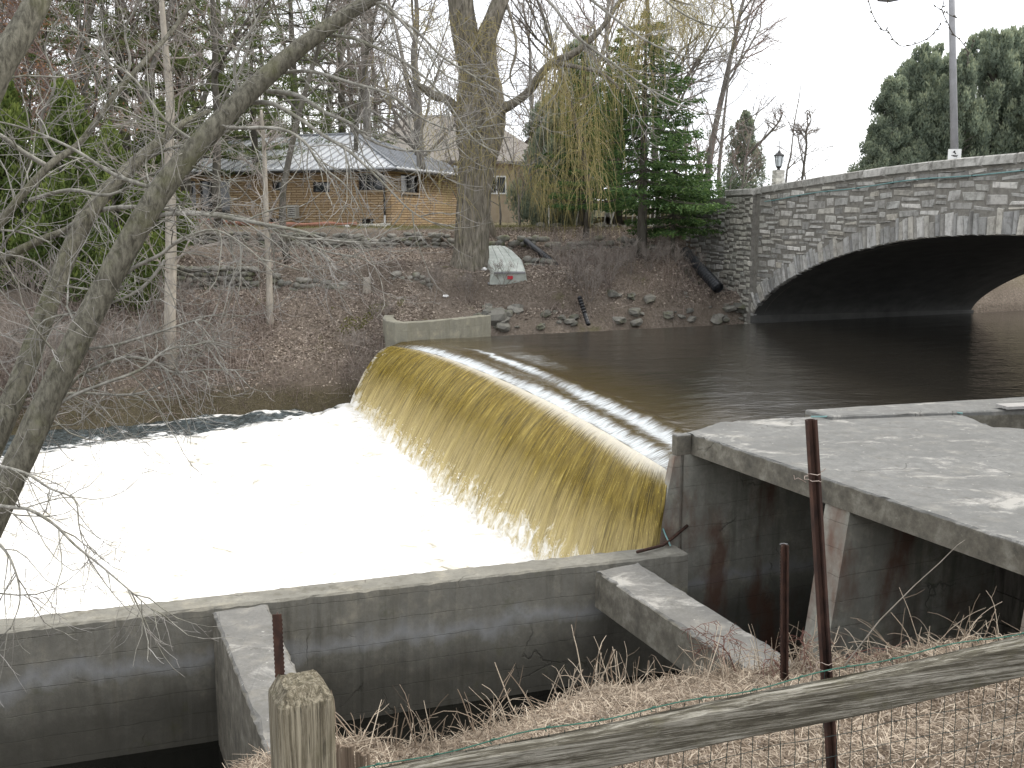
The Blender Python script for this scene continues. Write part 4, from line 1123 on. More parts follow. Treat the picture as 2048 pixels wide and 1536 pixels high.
# ================================================================== THINGS ON THE FAR BANK
# upturned flat-bottomed boat
b0 = ong(1018, 570); b0.z += .02
b1 = aty(990, 492, b0.y + 3.0); b1.z = b1.z - .34
fw = (b1 - b0); BLn = fw.length; fw.normalize(); sd_ = Vector((fw.y, -fw.x, 0)).normalized(); up_ = sd_.cross(fw).normalized()
if up_.z < 0: up_ = -up_
boat = thing('upturned_boat', 'pale upturned flat-bottomed boat resting on the slope beside the willow', 'boat', tuple(b0))
st = [(0, .66, .50, .46), (.06, .68, .54, .50), (.35, .70, .58, .54), (.7, .58, .46, .50), (.93, .44, .34, .42), (1, .40, .30, .36)]
mb = MB(); rings = []
for t_, wg, wb, hh in st:
    c = b0 + fw * (t_ * BLn)
    rings.append([c - sd_ * wg, c - sd_ * (wg * .97) + up_ * .05, c - sd_ * (wb + .02) + up_ * (hh - .05), c - sd_ * (wb - .04) + up_ * hh, c + up_ * (hh + .012), c + sd_ * (wb - .04) + up_ * hh, c + sd_ * (wb + .02) + up_ * (hh - .05), c + sd_ * (wg * .97) + up_ * .05, c + sd_ * wg])
G = np.array([[tuple(p) for p in r] for r in rings]); mb.grid(G); mb.add(G[0], np.arange(9)); mb.add(G[-1], np.arange(9)[::-1])
M['hull'] = simple('pale_grey_hull', (.30, .33, .29), (.47, .49, .45), 3, .55, .2, .01)
obj('hull', mb, M['hull'], boat)
mb = MB()
for sg_ in (-1, 1): mb.tube([b0 + fw * (t_ * BLn) + sd_ * (sg_ * (wg + .02)) + up_ * .03 for t_, wg, wb, hh in st], .03, 6)
obj('gunwale', mb, M['galv'], boat)
for off_ in (-.25, 0, .25):
    mb = MB(); mb.tube([b0 + fw * (t_ * BLn) + sd_ * (off_ * min(1, wb / .54)) + up_ * (hh + .012) for t_, wg, wb, hh in st], .016, 4); obj('keel_strip', mb, M['hull'], boat)
mb = MB(); mb.box(b0 - fw * .03 + up_ * .25 + sd_ * .02, (.18, .03, .11), sd_, fw, up_); obj('red_patch', mb, simple('red_panel', (.45, .03, .05), (.55, .05, .06), 3, .5, 0), boat)
mb = MB(); mb.box(b0 - fw * .02 + up_ * .42, (1.05, .05, .05), sd_, fw, up_); obj('transom_rail', mb, M['galv'], boat)
# pipes
def pipe(name, label, pts, r):
    o = thing(name, label, 'pipe', tuple(pts[-1])); mb = MB(); mb.tube(pts, r, 14, cap=False); mb.tube(pts[::-1], r * .86, 14, cap=False); obj('pipe_wall', mb, M['pipe'], o, True)
    rg = MB()
    a, b = Vector(pts[-2]), Vector(pts[-1]); d = (b - a).normalized()
    n = 10
    for k in range(n): c = b - d * (.03 + k * .12); rg.tube([c, c - d * .05], r * 1.06, 14)
    rr = obj('corrugation', rg, M['pipe'], o, True)
pa = aty(1388, 523, 36.2); pb = aty(1437, 577, 34.75)
pipe('drain_pipe', 'thick black drain pipe sloping down beside the bridge wing wall', [pa + (pa - pb) * .4, pa, pb], .19)
pa = aty(1052, 482, 37.0); pm = aty(1085, 508, 36.0); pb = aty(1118, 536, 35.0)
pipe('drain_pipe', 'slimmer black pipe lying down the slope right of the upturned boat', [pa, pm, pb], .11)
pa = aty(1170, 628, 32.9); pb = aty(1177, 649, 32.6)
pipe('drain_pipe', 'short black pipe stub poking out at the water edge', [pa, pb], .075)
# sawn stump
p = aty(733, 552, 33.0); z = gz(p.x, 33.0)
mb = MB(); mb.tube([(p.x, 33, z - .1), (p.x, 33, z + .12), (p.x + .01, 33, z + .42)], [.17, .13, .12], 9); tag(obj('tree_stump', mb, M['bark_pale']), 'short pale sawn tree stump standing on the leafy slope', 'tree stump')
# scraps of litter
for px, py, Y, lab in ((890, 592, 33.2, 'small white scrap of litter lying below the willow roots'), (969, 570, 33.9, 'small white scrap beside the stern of the upturned boat'), (695, 468, 40.6, 'crumpled white scrap in front of the bungalow basement window')):
    p = aty(px, py, Y); z = gz(p.x, p.y) + .07; mb = MB(); mb.add(IV * np.array([.08, .06, .05]) * (1 + NR.normal(0, .25, (42, 1))) + np.array([p.x, p.y, z]), IF); tag(obj('litter_scrap', mb, M['white']), lab, 'litter')
# board on the apron, cord on the deck, rod and hose at the dam
bd = [onz(2005, 809, .52), onz(2080, 806, .52)]
mb = MB(); d = (bd[1] - bd[0]).normalized(); mb.box((bd[0] + bd[1]) / 2 + Vector((.3, -.1, 0)), (1.5, .28, .045), d, Vector((-d.y, d.x, 0))); o = obj('loose_board', mb, M['board']); tag(o, 'weathered grey board lying across the pale apron', 'board')
mb = MB(); P = []
for px, py in ((1622, 834), (1650, 834), (1690, 829), (1740, 827), (1800, 826), (1860, 826), (1905, 825), (1925, 828)):
    q = onz(px, py, .44); P.append((q.x, q.y, .445 if px < 1900 else .45))
mb.tube(P, .014, 6); tag(obj('deck_cord', mb, M['cable']), 'thin blue-green cord lying along the back edge of the concrete deck', 'cord')
mb = MB(); a = aty(1375, 1051, O.y - .06); b = onz(1274, 1104, -1.10); m_ = a.lerp(b, .5) - Zv * .10
mb.tube([a, a.lerp(m_, .6) + Zv * -.01, m_, b.lerp(m_, .4), b], .022, 6); tag(obj('bent_rod', mb, M['rust'], smooth=True), 'bent dark rod leaning from the sluice pier to the channel wall', 'metal rod')
mb = MB(); P = [aty(px, py, Y) for px, py, Y in ((1322, 1035, 13.75), (1324, 1052, 13.7), (1331, 1070, 13.6), (1341, 1092, 13.5))]; mb.tube(P, .012, 6); tag(obj('hose_end', mb, M['cable']), 'short blue hose hanging on the foot of the stained pier nose', 'hose')

# ================================================================== TREES
class Tree:
    """branching skeleton: thick wood goes into .wood, fine twigs into .twig; .tips keeps places for leaves"""
    def __init__(s, seed): s.r = random.Random(seed); s.wood = MB(); s.twig = MB(); s.tips = []
    def limb(s, p, d, L, rad, lev, maxlev, up=.12, wob=.25, nb=(3, 6), spread=(.5, 1.0), shrink=(.45, .7), sides=None, droop=0, start=.25, mb=None, rmin=.004, curl=0.0):
        r = s.r; n = max(3, min(9, int(L / .35) + 2)) if lev == 0 else max(3, 6 - lev)
        P = [Vector(p)]; d = Vector(d).normalized(); D = [d.copy()]
        for i in range(n):
            w_ = wob * (0.5 if lev == 0 else 1)
            d = d + Vector((r.gauss(0, w_), r.gauss(0, w_), r.gauss(0, w_ * .6) + up - droop * (1 - i / n) + curl * (i / n)))
            d.normalize(); P.append(P[-1] + d * (L / n)); D.append(d.copy())
        R0 = [max(rmin, rad * (1 - .72 * i / n)) for i in range(n + 1)]
        tgt = mb or (s.wood if lev <= 1 else s.twig)
        tgt.tube(P, R0, sides or (9 if lev == 0 else 6 if lev == 1 else 4 if lev == 2 else 3), cap=lev == 0)
        if lev >= maxlev: s.tips.append((P[-1], d, lev)); return P
        for k in range(r.randint(*nb)):
            t_ = start + (1 - start) * (k + r.random()) / nb[1] if lev else start + (1 - start) * r.random()
            t_ = min(.98, t_); i = min(n - 1, int(t_ * n)); q = P[i].lerp(P[i + 1], t_ * n - i)
            ax = D[i + 1]; perp = ax.orthogonal().normalized(); perp.rotate(Matrix.Rotation(r.uniform(0, 6.283), 3, ax))
            a = r.uniform(*spread); nd = ax * math.cos(a) + perp * math.sin(a)
            s.limb(q, nd, L * r.uniform(*shrink) * (1 - .35 * t_), max(rmin, R0[i] * .55), lev + 1, maxlev, up, wob, nb, spread, shrink, None, droop, .15, mb, rmin, curl)
        return P

def cards(n, C, size, aspect=.45, nrm=None, rnd=None, mb=None, fold=.0):
    """leaf/needle pieces: n small pointed quads at positions C (n,3)"""
    C = np.asarray(C, float); n = len(C)
    a = NR.normal(0, 1, (n, 3)) if nrm is None else nrm; a /= np.linalg.norm(a, axis=1)[:, None] + 1e-9
    b = np.cross(a, NR.normal(0, 1, (n, 3))); b /= np.linalg.norm(b, axis=1)[:, None] + 1e-9
    sz = np.broadcast_to(size, (n,))[:, None] * NR.uniform(.6, 1.35, (n, 1))
    V = np.stack([C - a * sz * .5, C + b * sz * aspect * .5, C + a * sz * .5, C - b * sz * aspect * .5], 1)
    rn = NR.random(n) if rnd is None else rnd
    mb = mb or MB(); mb.add(V.reshape(-1, 3), (np.arange(n)[:, None] * 4 + np.arange(4)[None]), rnd=np.repeat(rn, 4)); return mb

def proto(name, label, cat, parts, group=None):
    root = thing(name, label, cat, (0, 0, 0), group)
    for nm, mb, m, sm in parts:
        if mb.n: obj(nm, mb, m, root, sm)
    return root
def place(pr, used, x, y, z=None, sc=1.0, rz=0.0, label=None, group=None, sxy=None):
    o = pr if not used.get(pr.name) else copy_tree(pr)
    used[pr.name] = True
    o.location = (x, y, (gz(x, y) if z is None else z) - .05); sx = sxy or sc
    o.scale = (sx, sx, sc); o.rotation_euler = (0, 0, rz)
    if label: o['label'] = label
    if group: o['group'] = group
    return o
USED = {}
def X_at(px, Y): k = ray(px, 500); return k.x / k.y * Y

# --- bare deciduous trees
def bare(seed, H, rad, lev, kind='twig_bg', bark='bark_grey', up=.07, nb=(5, 8), start=.25, leafy_=None, wob=.16):
    T = Tree(seed)
    T.limb((0, 0, 0), (T.r.gauss(0, .04), T.r.gauss(0, .04), 1), H, rad, 0, lev, up, wob, nb, (.45, 1.0), (.40, .62), start=start)
    parts = [('trunk', T.wood, M[bark], True), ('twigs', T.twig, M[kind], False)]
    if leafy_:
        P = np.array([tuple(t_[0]) for t_ in T.tips]); P = np.repeat(P, 3, 0) + NR.normal(0, .12, (len(P) * 3, 3))
        P = P[NR.random(len(P)) < leafy_]; parts.append(('leaves', cards(0, P, .10, .6), M['rusty'], False))
    return parts
BARE = [proto('bare_tree', 'bare grey tree', 'tree', bare(100 + i, 11, .17, 4, kind='twig_bg' if i % 2 else 'twig_red')) for i in range(5)]
SLIM = [proto('bare_tree', 'slim bare tree', 'tree', bare(200 + i, 12, .11, 3, bark='bark_dark', nb=(7, 11), start=.3)) for i in range(3)]
RUST = proto('oak_tree', 'oak holding dead leaves', 'tree', bare(300, 10, .16, 4, 'twig_red', 'bark_dark', leafy_=.30))
SMALL = [proto('bare_sapling', 'bare sapling', 'tree', bare(400 + i, 5, .05, 3, nb=(5, 8), start=.15, kind='twig_red' if i == 1 else 'twig_bg')) for i in range(3)]

spots = [  # px, Y, variant, scale, label
 (20, 38, 0, 1.1, 'bare tree at the far left edge of the wood behind the leaning trunks'), (75, 43, 1, 1.15, 'second bare tree from the left edge, in the wood behind the dark bushes'), (140, 40, 2, 1.0, 'bare tree rising behind the dark green cedar beside the foam'),
 (205, 46, 3, 1.2, 'bare reddish tree above the cedar beside the foam'), (262, 39, 4, 1.0, 'bare tree above the right shoulder of the cedar beside the foam'), (318, 47, 0, 1.2, 'bare tree behind the pale trunk standing in the bank'),
 (385, 52, 1, 1.25, 'bare tree over the left end of the bungalow roof'), (500, 58, 2, 1.3, 'bare tree behind the bungalow, between the two dark slim trunks'), (545, 54, 3, 1.0, 'bare tree behind the middle of the bungalow roof'),
 (640, 60, 4, 1.3, 'bare tree behind the bungalow ridge, left of the forked one'), (705, 56, 0, 1.15, 'bare tree over the right end of the bungalow ridge'), (845, 54, 1, 1.25, 'tall bare tree left of the big willow, before the far house'),
 (1010, 70, 2, 1.1, 'bare tree behind the chimney of the far house'), (1070, 52, 3, 1.0, 'bare tree right of the chimney of the far house'), (1130, 60, 4, 1.3, 'bare tree seen through the willow curtain'),
 (1215, 56, 0, 1.3, 'bare tree behind the left side of the spruce'), (1320, 50, 1, 1.2, 'bare tree behind the top of the spruce'), (1400, 47, 2, 1.05, 'bare tree right of the spruce top against the white sky'),
 (1440, 44, 3, .60, 'small bare tree over the bridge wing wall'), (-60, 36, 4, 1.2, 'bare tree leaning in from beyond the left edge'), (-160, 42, 0, 1.3, 'bare tree beyond the left edge of the wood')]
for i, (px, Y, v, sc, lab) in enumerate(spots): place(BARE[v], USED, X_at(px, Y), Y, None, sc, R.uniform(0, 6.3), lab, 'bare trees of the wood')
for i, (px, Y, v, sc, lab) in enumerate([(440, 39.8, 0, 1.05, None), (575, 34.0, 1, .95, None), (712, 47, 2, 1.2, 'slim dark trunk rising behind the bungalow roof ridge'), (838, 50, 0, 1.1, 'slim dark trunk between the bungalow and the big willow'),
      (250, 36, 1, 1.0, 'slim dark trunk just behind the cedar beside the foam'), (100, 35, 2, 1.0, 'slim dark trunk in the gloom left of the cedar beside the foam'), (1170, 39, 1, .9, 'slim dark trunk standing under the willow curtain'), (180, 50, 0, 1.3, 'slim dark trunk deep in the left wood'), (620, 66, 1, 1.5, 'slim dark trunk far behind the bungalow'), (770, 62, 2, 1.4, 'slim dark trunk far behind, right of the bungalow ridge'), (40, 52, 0, 1.3, 'slim dark trunk far back at the left edge')]):
    if px == 440: lab = 'sturdy dark trunk rooted above the tallest fieldstone wall'
    if px == 575: lab = 'slim dark trunk rooted on the slope right of the fieldstone wall'
    place(SLIM[v], USED, X_at(px, Y), Y, None, sc, R.uniform(0, 6.3), lab, 'slim dark trunks', sxy=sc * (1.6 if px in (440,) else 1.25 if px in (575, 1170) else 1))
for px, Y, sc, lab in ((150, 34.5, 1.0, 'oak with clinging rust-brown leaves behind the cedar'), (330, 43, 1.1, 'oak with rusty leaves left of the bungalow'), (40, 33, .95, 'oak with rusty leaves at the left edge')):
    place(RUST, USED, X_at(px, Y), Y, None, sc, R.uniform(0, 6), lab)
sap = [(1455, 42, 'by the bridge wing wall'), (1475, 40.5, 'just left of the lantern'), (1610, 42, 'against the sky right of the lantern'), (1565, 44, 'behind the lantern'), (1400, 41, 'right of the spruce trunk'), (930, 45, 'between the bungalow and the willow trunk'), (1000, 43, 'right of the willow trunk on the lawn'),
       (1040, 42.5, 'on the lawn below the far house chimney'), (60, 31, 'on the bank in the left gloom'), (180, 30, 'below the cedar on the bank'), (1250, 43, 'left of the spruce trunk on the lawn'), (1330, 44, 'between the two evergreens')]
for i, (px, Y, lab) in enumerate(sap):
    place(SMALL[i % 3], USED, X_at(px, Y), Y, None, R.uniform(.75, 1.15) * (1.0 if px != 1610 else .95), R.uniform(0, 6.3), 'young bare sapling ' + lab, 'bare saplings')
# far wood ring, beyond houses: one mass of many
T = Tree(900); base = []
far_tr = MB(); far_tw = MB()
for i in range(150):
    a = R.uniform(-1.15, .30) if i < 105 else R.uniform(.30, 1.2); Y = R.uniform(68, 120); X = math.tan(a) * Y * .75
    if .38 < X / Y < .62 and Y < 200 and False: continue
    if 0.20 < X / Y < .36: continue
    t_ = Tree(1000 + i); H_ = R.uniform(9, 15) * (1.0 if X < 8 else .55)
    t_.limb((X, Y, gz(X, Y) - .2), (R.gauss(0, .05), R.gauss(0, .05), 1), H_, .16, 0, 2, .08, .15, (7, 11), (.4, .9), (.35, .55), start=.25, rmin=.018, sides=5)
    far_tr.V += t_.wood.V; far_tr.F += [f + far_tr.n for f in t_.wood.F]; far_tr.n += t_.wood.n
    far_tr.V += t_.twig.V; far_tr.F += [f + far_tr.n for f in t_.twig.F]; far_tr.n += t_.twig.n
tag(obj('distant_wood', far_tr, M['twig_bg'], smooth=True), 'distant leafless wood closing the view behind the houses', 'woodland', kind='stuff')

# --- conifers
def conifer(seed, H, rb, base=1.4, tiers=17, dens=1.0, size=.16, droop=.32, open_=0.0, trunk=.20, mat='spruce', frond=True, power=.75):
    r = random.Random(seed); wood = MB(); tips = []
    wood.tube([(0, 0, -.2), (.02, .01, H * .5), (0, 0, H)], [trunk, trunk * .6, .02], 9)
    C = []; D = []
    for k in range(tiers):
        t_ = k / (tiers - 1); z = base + (H - base) * t_ ** .92; L = rb * (1 - t_) ** power + .18
        nb_ = max(4, int(r.uniform(6, 8) * (1 - .4 * t_)))
        a0 = r.uniform(0, 6.28)
        for j in range(nb_):
            if r.random() < open_: continue
            a = a0 + j * 6.283 / nb_ + r.gauss(0, .22); l = L * r.uniform(.65, 1.12)
            P = []
            for q in range(6):
                s_ = q / 5; P.append(Vector((math.cos(a) * l * s_, math.sin(a) * l * s_, z + r.gauss(0, .02) - droop * l * s_ * (1.25 - .75 * s_) + .10 * s_)))
            wood.tube(P, [.028, .022, .018, .013, .009, .005], 4, cap=False)
            n = int(46 * l * dens)
            for q in range(n):
                s_ = .12 + .88 * r.random() ** .75; i = min(4, int(s_ * 5)); c = P[i].lerp(P[i + 1], s_ * 5 - i)
                side = r.choice((-1, 1)); wv = r.random() * .52 * l * (1.05 - s_ * .8) 
                c = c + Vector((-math.sin(a) * side * wv, math.cos(a) * side * wv, -abs(r.gauss(0, .07)) - .16 * wv))
                dd = Vector((math.cos(a) * .8 - math.sin(a) * side * .8, math.sin(a) * .8 + math.cos(a) * side * .8, -.25 + r.gauss(0, .2)))
                C.append(tuple(c)); D.append(tuple(dd))
    C = np.array(C); D = np.array(D); n = len(C)
    C2 = np.repeat(C, 3, 0) + NR.normal(0, size * .35, (n * 3, 3)) * np.array([1, 1, .6]); D2 = np.repeat(D, 3, 0) + NR.normal(0, .45, (n * 3, 3))
    return [('trunk', wood, M['bark_dark'], True), ('needles', cards(0, C2, size, .30, D2), M[mat], False)]
spr = proto('spruce', 'dark green spruce with drooping boughs standing on the bank left of the bridge', 'tree', conifer(5, 8.4, 2.9, 2.4, 18, .85, .17, .32, .12, power=.55))
sx_, sy_ = X_at(1283, 36.0), 36.0
place(spr, USED, sx_, sy_, gz(sx_, sy_), 1.0, .4)
spr2 = proto('young_spruce', 'smaller spruce with a slim reddish trunk between the tall spruce and bridge wing wall', 'tree', conifer(6, 5.2, 1.7, 1.6, 13, .9, .16, .28, trunk=.10))
place(spr2, USED, X_at(1345, 37.2), 37.2, None, 1.0, 1.0)
spr3 = proto('spruce', 'shaded spruce close behind the willow curtain', 'tree', conifer(7, 7.5, 1.9, 1.2, 19, .9, .17, .3))
place(spr3, USED, X_at(1165, 41.5), 41.5, None, 1.0, 1.0)
place(spr3, USED, X_at(1235, 44), 44, None, 1.1, 2.0, 'shaded spruce behind the left side of the tall spruce')
# white pines of the left wood
def pine(seed, H):
    r = random.Random(seed); wood = MB(); C = []; 
    wood.tube([(0, 0, -.2), (.05, .05, H * .5), (.1, 0, H)], [.24, .16, .03], 9)
    z = H * .22
    while z < H * .99:
        a0 = r.uniform(0, 6.28)
        for j in range(r.randint(3, 5)):
            a = a0 + j * 1.4 + r.gauss(0, .3); l = (H - z) * .33 + .7; l *= r.uniform(.6, 1.1)
            P = [Vector((math.cos(a) * l * s_, math.sin(a) * l * s_, z + l * (.12 * s_ - .22 * s_ * (1 - s_)))) for s_ in (0, .25, .5, .75, 1)]
            wood.tube(P, [.045, .035, .025, .018, .008], 4, cap=False)
            for q in range(int(9 * l)):
                s_ = r.uniform(.3, 1); i = min(3, int(s_ * 4)); c = P[i].lerp(P[i + 1], s_ * 4 - i) + Vector((r.gauss(0, .22), r.gauss(0, .22), r.gauss(.06, .07)))
                for m_ in range(16): C.append((c.x + r.gauss(0, .10), c.y + r.gauss(0, .10), c.z + r.gauss(0, .045)))
        z += r.uniform(.5, .85)
    return [('trunk', wood, M['bark_dark'], True), ('needles', cards(0, np.array(C), .20, .16), M['pine'], False)]
PN = [proto('white_pine', 'pine', 'tree', pine(50 + i, 12.5)) for i in range(2)]
for i, (px, Y, sc, lab) in enumerate([(455, 50, 1.1, 'airy pine behind the left half of the bungalow roof'), (600, 53, 1.15, 'airy pine behind the middle of the bungalow'), (690, 58, 1.2, 'airy pine behind the bungalow ridge, left of the tall bare one'), (380, 44, 1.0, 'airy pine beside the left corner of the bungalow'),
      (265, 41, 1.05, 'airy pine rising behind the cedar beside the foam'), (110, 47, 1.2, 'airy pine deep in the left wood'), (10, 41, 1.1, 'airy pine at the left edge of the wood'), (190, 37, .85, 'shorter airy pine directly above the cedar by the foam'), (520, 46.5, .80, 'low airy pine overhanging the bungalow eaves')]):
    place(PN[i % 2], USED, X_at(px, Y), Y, None, sc, R.uniform(0, 6.3), lab, 'pines of the left wood')
# cedars
def cedar(seed, H, rb, mat, n=26000, lobes=26, size=.12, power=.6):
    r = np.random.default_rng(seed); wood = MB(); wood.tube([(0, 0, -.2), (0, 0, H * .9)], [.14, .02], 7)
    t_ = r.random(lobes * 4) ** 1.15; a = r.uniform(0, 6.283, lobes * 4); prof = rb * np.clip(1 - t_, 0, 1) ** power * np.clip(t_ * 8, .55, 1) * r.uniform(.35, 1.1, lobes * 4)
    cen = np.stack([np.cos(a) * prof * .80, np.sin(a) * prof * .80, .25 + t_ * (H - .5)], 1); sz = (.18 + .26 * (1 - t_)) * rb * .62
    k = r.integers(0, len(cen), n); q = r.normal(0, 1, (n, 3)); q /= np.linalg.norm(q, axis=1)[:, None]; q *= r.uniform(.55, 1.05, (n, 1))
    C = cen[k] + q * sz[k][:, None] * np.array([.8, .8, 1.5])
    D = q * .5 + np.array([0, 0, .9]) + r.normal(0, .35, (n, 3))
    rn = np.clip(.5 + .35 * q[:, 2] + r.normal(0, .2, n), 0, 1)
    br = MB()
    for i in range(0, len(cen), 2): br.tube([(0, 0, max(.1, cen[i, 2] - .6)), tuple(cen[i] * np.array([.5, .5, 1]) - np.array([0, 0, .25])), tuple(cen[i])], [.03, .02, .008], 4, cap=False)
    wood.V += br.V; wood.F += [f + wood.n for f in br.F]; wood.n += br.n
    return [('trunk', wood, M['bark_dark'], True), ('foliage', cards(0, C, size, .38, D, rn), M[mat], False)]
CD = proto('cedar', 'bushy yellow-green cedar beside the foam on the left bank', 'tree', cedar(1, 5.6, 1.75, 'cedar', 34000, 34, .13))
place(CD, USED, X_at(232, 30.0), 30.0, gz(X_at(232, 30), 30) - .3, 1.0, 0)
place(CD, USED, X_at(150, 31.2), 31.2, None, 1.15, 2.0, 'taller shaded cedar directly behind the yellow-green one by the foam')
place(CD, USED, X_at(20, 32), 32, None, 1.3, 4.0, 'dark cedar at the left edge behind the leaning trunks')
place(CD, USED, X_at(315, 34.2), 34.2, None, .95, 1.0, 'cedar just left of the pale trunk and fieldstone wall')
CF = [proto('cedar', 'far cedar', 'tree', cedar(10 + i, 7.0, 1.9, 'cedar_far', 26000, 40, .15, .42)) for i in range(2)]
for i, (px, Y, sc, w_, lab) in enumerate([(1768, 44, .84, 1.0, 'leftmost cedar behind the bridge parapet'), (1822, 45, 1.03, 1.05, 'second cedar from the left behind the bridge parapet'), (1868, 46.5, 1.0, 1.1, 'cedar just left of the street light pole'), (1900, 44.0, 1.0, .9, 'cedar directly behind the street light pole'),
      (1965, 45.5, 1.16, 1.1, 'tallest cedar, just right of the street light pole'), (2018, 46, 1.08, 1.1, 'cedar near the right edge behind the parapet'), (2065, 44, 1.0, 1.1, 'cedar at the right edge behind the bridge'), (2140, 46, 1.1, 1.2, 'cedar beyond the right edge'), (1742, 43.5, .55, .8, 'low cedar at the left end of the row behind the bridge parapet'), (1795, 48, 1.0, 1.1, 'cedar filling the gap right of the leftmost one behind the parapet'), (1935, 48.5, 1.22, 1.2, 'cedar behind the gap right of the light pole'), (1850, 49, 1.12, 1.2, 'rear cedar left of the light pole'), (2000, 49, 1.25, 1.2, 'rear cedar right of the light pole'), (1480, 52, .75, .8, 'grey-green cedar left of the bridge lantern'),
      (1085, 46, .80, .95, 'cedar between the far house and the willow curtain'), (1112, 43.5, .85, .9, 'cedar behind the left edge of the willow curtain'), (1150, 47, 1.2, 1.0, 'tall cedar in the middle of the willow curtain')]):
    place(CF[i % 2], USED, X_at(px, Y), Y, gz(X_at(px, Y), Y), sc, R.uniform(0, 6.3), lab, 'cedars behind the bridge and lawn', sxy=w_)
# brownish scrub & pale bare tree before the right cedars, scrub by the lantern
for px, Y, sc, lab in ((1985, 41.5, .8, 'pale bare sapling before the cedars right of the light pole'), (2030, 41, .95, 'pale bare sapling at the right edge before the cedars'), (1942, 42, .6, 'low pale sapling beside the light pole')):
    place(SMALL[0], USED, X_at(px, Y), Y, gz(X_at(px, Y), Y), sc, R.uniform(0, 6.3), lab)

# --- the big willow
def px3(lst): return [aty(a, b, c) for a, b, c in lst]
WY = 34.6
wt_ = thing('willow', 'huge furrowed willow trunk with two upright stems and hanging yellow twigs', 'tree', (X_at(945, WY), WY, gz(X_at(945, WY), WY)))
def thick(mb, pts, rpx, sides=14, furrow=.06, sub=4):
    P = np.array([tuple(p) for p in pts]); rad = np.array([r_ * p[1] / FPX for r_, p in zip(rpx, P)])
    n = (len(P) - 1) * sub + 1; x = np.linspace(0, len(P) - 1, n); k = np.arange(len(P))
    # smooth (catmull-rom) interpolation
    Q = np.zeros((n, 3)); 
    for j, xx in enumerate(x):
        i = min(len(P) - 2, int(xx)); f = xx - i; a, b, c, d = P[max(0, i - 1)], P[i], P[i + 1], P[min(len(P) - 1, i + 2)]
        Q[j] = .5 * (2 * b + (c - a) * f + (2 * a - 5 * b + 4 * c - d) * f * f + (3 * b - a - 3 * c + d) * f ** 3)
    rr = np.interp(x, k, rad); m0 = mb.n; mb.tube(Q, rr, sides)
    if furrow:
        V = mb.V[-1].reshape(n, sides, 3); ph = np.arange(sides)
        wv = 1 + furrow * (np.sin(ph * 2.4 + 1)[None] * .6 + np.sin(ph[None] * 4.1 + x[:, None] * .8) * .4) + NR.normal(0, furrow * .3, (n, sides))
        V[:] = Q[:, None] + (V - Q[:, None]) * wv[..., None]
        mb.V[-1] = V.reshape(-1, 3)
    return Q
wm = MB()
thick(wm, px3([(938, 572, WY), (940, 545, WY), (943, 500, WY), (946, 440, WY), (949, 380, WY), (953, 330, WY), (955, 300, WY)]), [56, 42, 34, 33, 33, 36, 36], 26, .07)
thick(wm, px3([(958, 335, WY), (944, 280, WY), (941, 200, WY), (942, 140, WY), (930, 70, WY), (921, 0, WY), (915, -70, WY)]), [26, 31, 27, 24, 26, 25, 22], 20, .07)
thick(wm, px3([(966, 330, WY), (978, 270, WY + .1), (984, 220, WY + .1), (976, 150, WY), (970, 90, WY), (986, 40, WY), (1008, -20, WY + .2), (1020, -80, WY + .3)]), [24, 29, 27, 21, 22, 17, 15, 13], 20, .07)
obj('trunk', wm, M['bark_willow'], wt_, True)
lm = MB(); wl_paths = []
for pts, rp in (([(915, 225, WY), (895, 200, WY - .3), (868, 192, WY - .5), (850, 178, WY - .8), (835, 168, WY - 1)], [12, 9, 9, 8, 3]),
                ([(990, 222, WY), (1025, 208, WY - .2), (1060, 180, WY - .5), (1080, 150, WY - .7), (1105, 125, WY - .9), (1150, 105, WY - 1.2), (1200, 60, WY - 1.2), (1240, 0, WY - 1)], [13, 9, 8, 8, 8, 7, 5, 4]),
                ([(1105, 125, WY - .9), (1160, 135, WY - 1.5), (1210, 150, WY - 1.9), (1250, 190, WY - 2.2)], [6, 4, 3, 1.5]),
                ([(1010, -30, WY), (1060, -60, WY - .5), (1150, -90, WY - 1), (1280, -80, WY - 1.5), (1380, -30, WY - 1.8)], [10, 8, 6, 5, 3]),
                ([(1240, 0, WY - 1), (1300, -10, WY - 1.4), (1380, 10, WY - 2)], [4, 3, 1.5]),
                ([(900, -40, WY), (850, -60, WY - .7), (780, -50, WY - 1), (740, 0, WY - 1.2)], [9, 6, 4, 2]),
                ([(1015, 10, WY), (1033, 90, WY - .6), (1020, 150, WY - .8), (1030, 180, WY - .8)], [3, 2.4, 2, 1])):
    Q = thick(lm, px3(pts), rp, 8, .05, 4); wl_paths.append(Q)
obj('limbs', lm, M['bark_willow'], wt_, True)
# hanging twigs
tw = MB()
def hang(p, L, rad=.006, sway=.5):
    n = 7; P = [Vector(p)]; dx, dy = R.gauss(.05, .55), R.gauss(0, .45); h = R.uniform(.15, .5)
    for i in range(n):
        s_ = (i + 1) / n; P.append(Vector((p[0] + dx * (1 - (1 - s_) ** 2) * sway * 1.6 + R.gauss(0, .012), p[1] + dy * (1 - (1 - s_) ** 2) * sway, p[2] + .10 * math.sin(min(1, s_ * 3) * math.pi) * h - L * s_ ** 1.25)))
    rr = rad * R.uniform(.7, 1.4); k = tw.tube(P, [rr, rr * .9, rr * .9, rr * .8, rr * .7, rr * .6, rr * .5, rr * .35], 3, cap=False)
    m_ = tw.n; tw.A.setdefault('rnd', []).append((m_ - 24, np.full(24, R.random())))
def curtain(px0, px1, y0, y1, Y0, Y1, n, l0, l1):
    for i in range(n):
        px = R.uniform(px0, px1); p = aty(px, R.uniform(y0, y1), R.uniform(Y0, Y1)); hang(p, R.uniform(l0, l1))
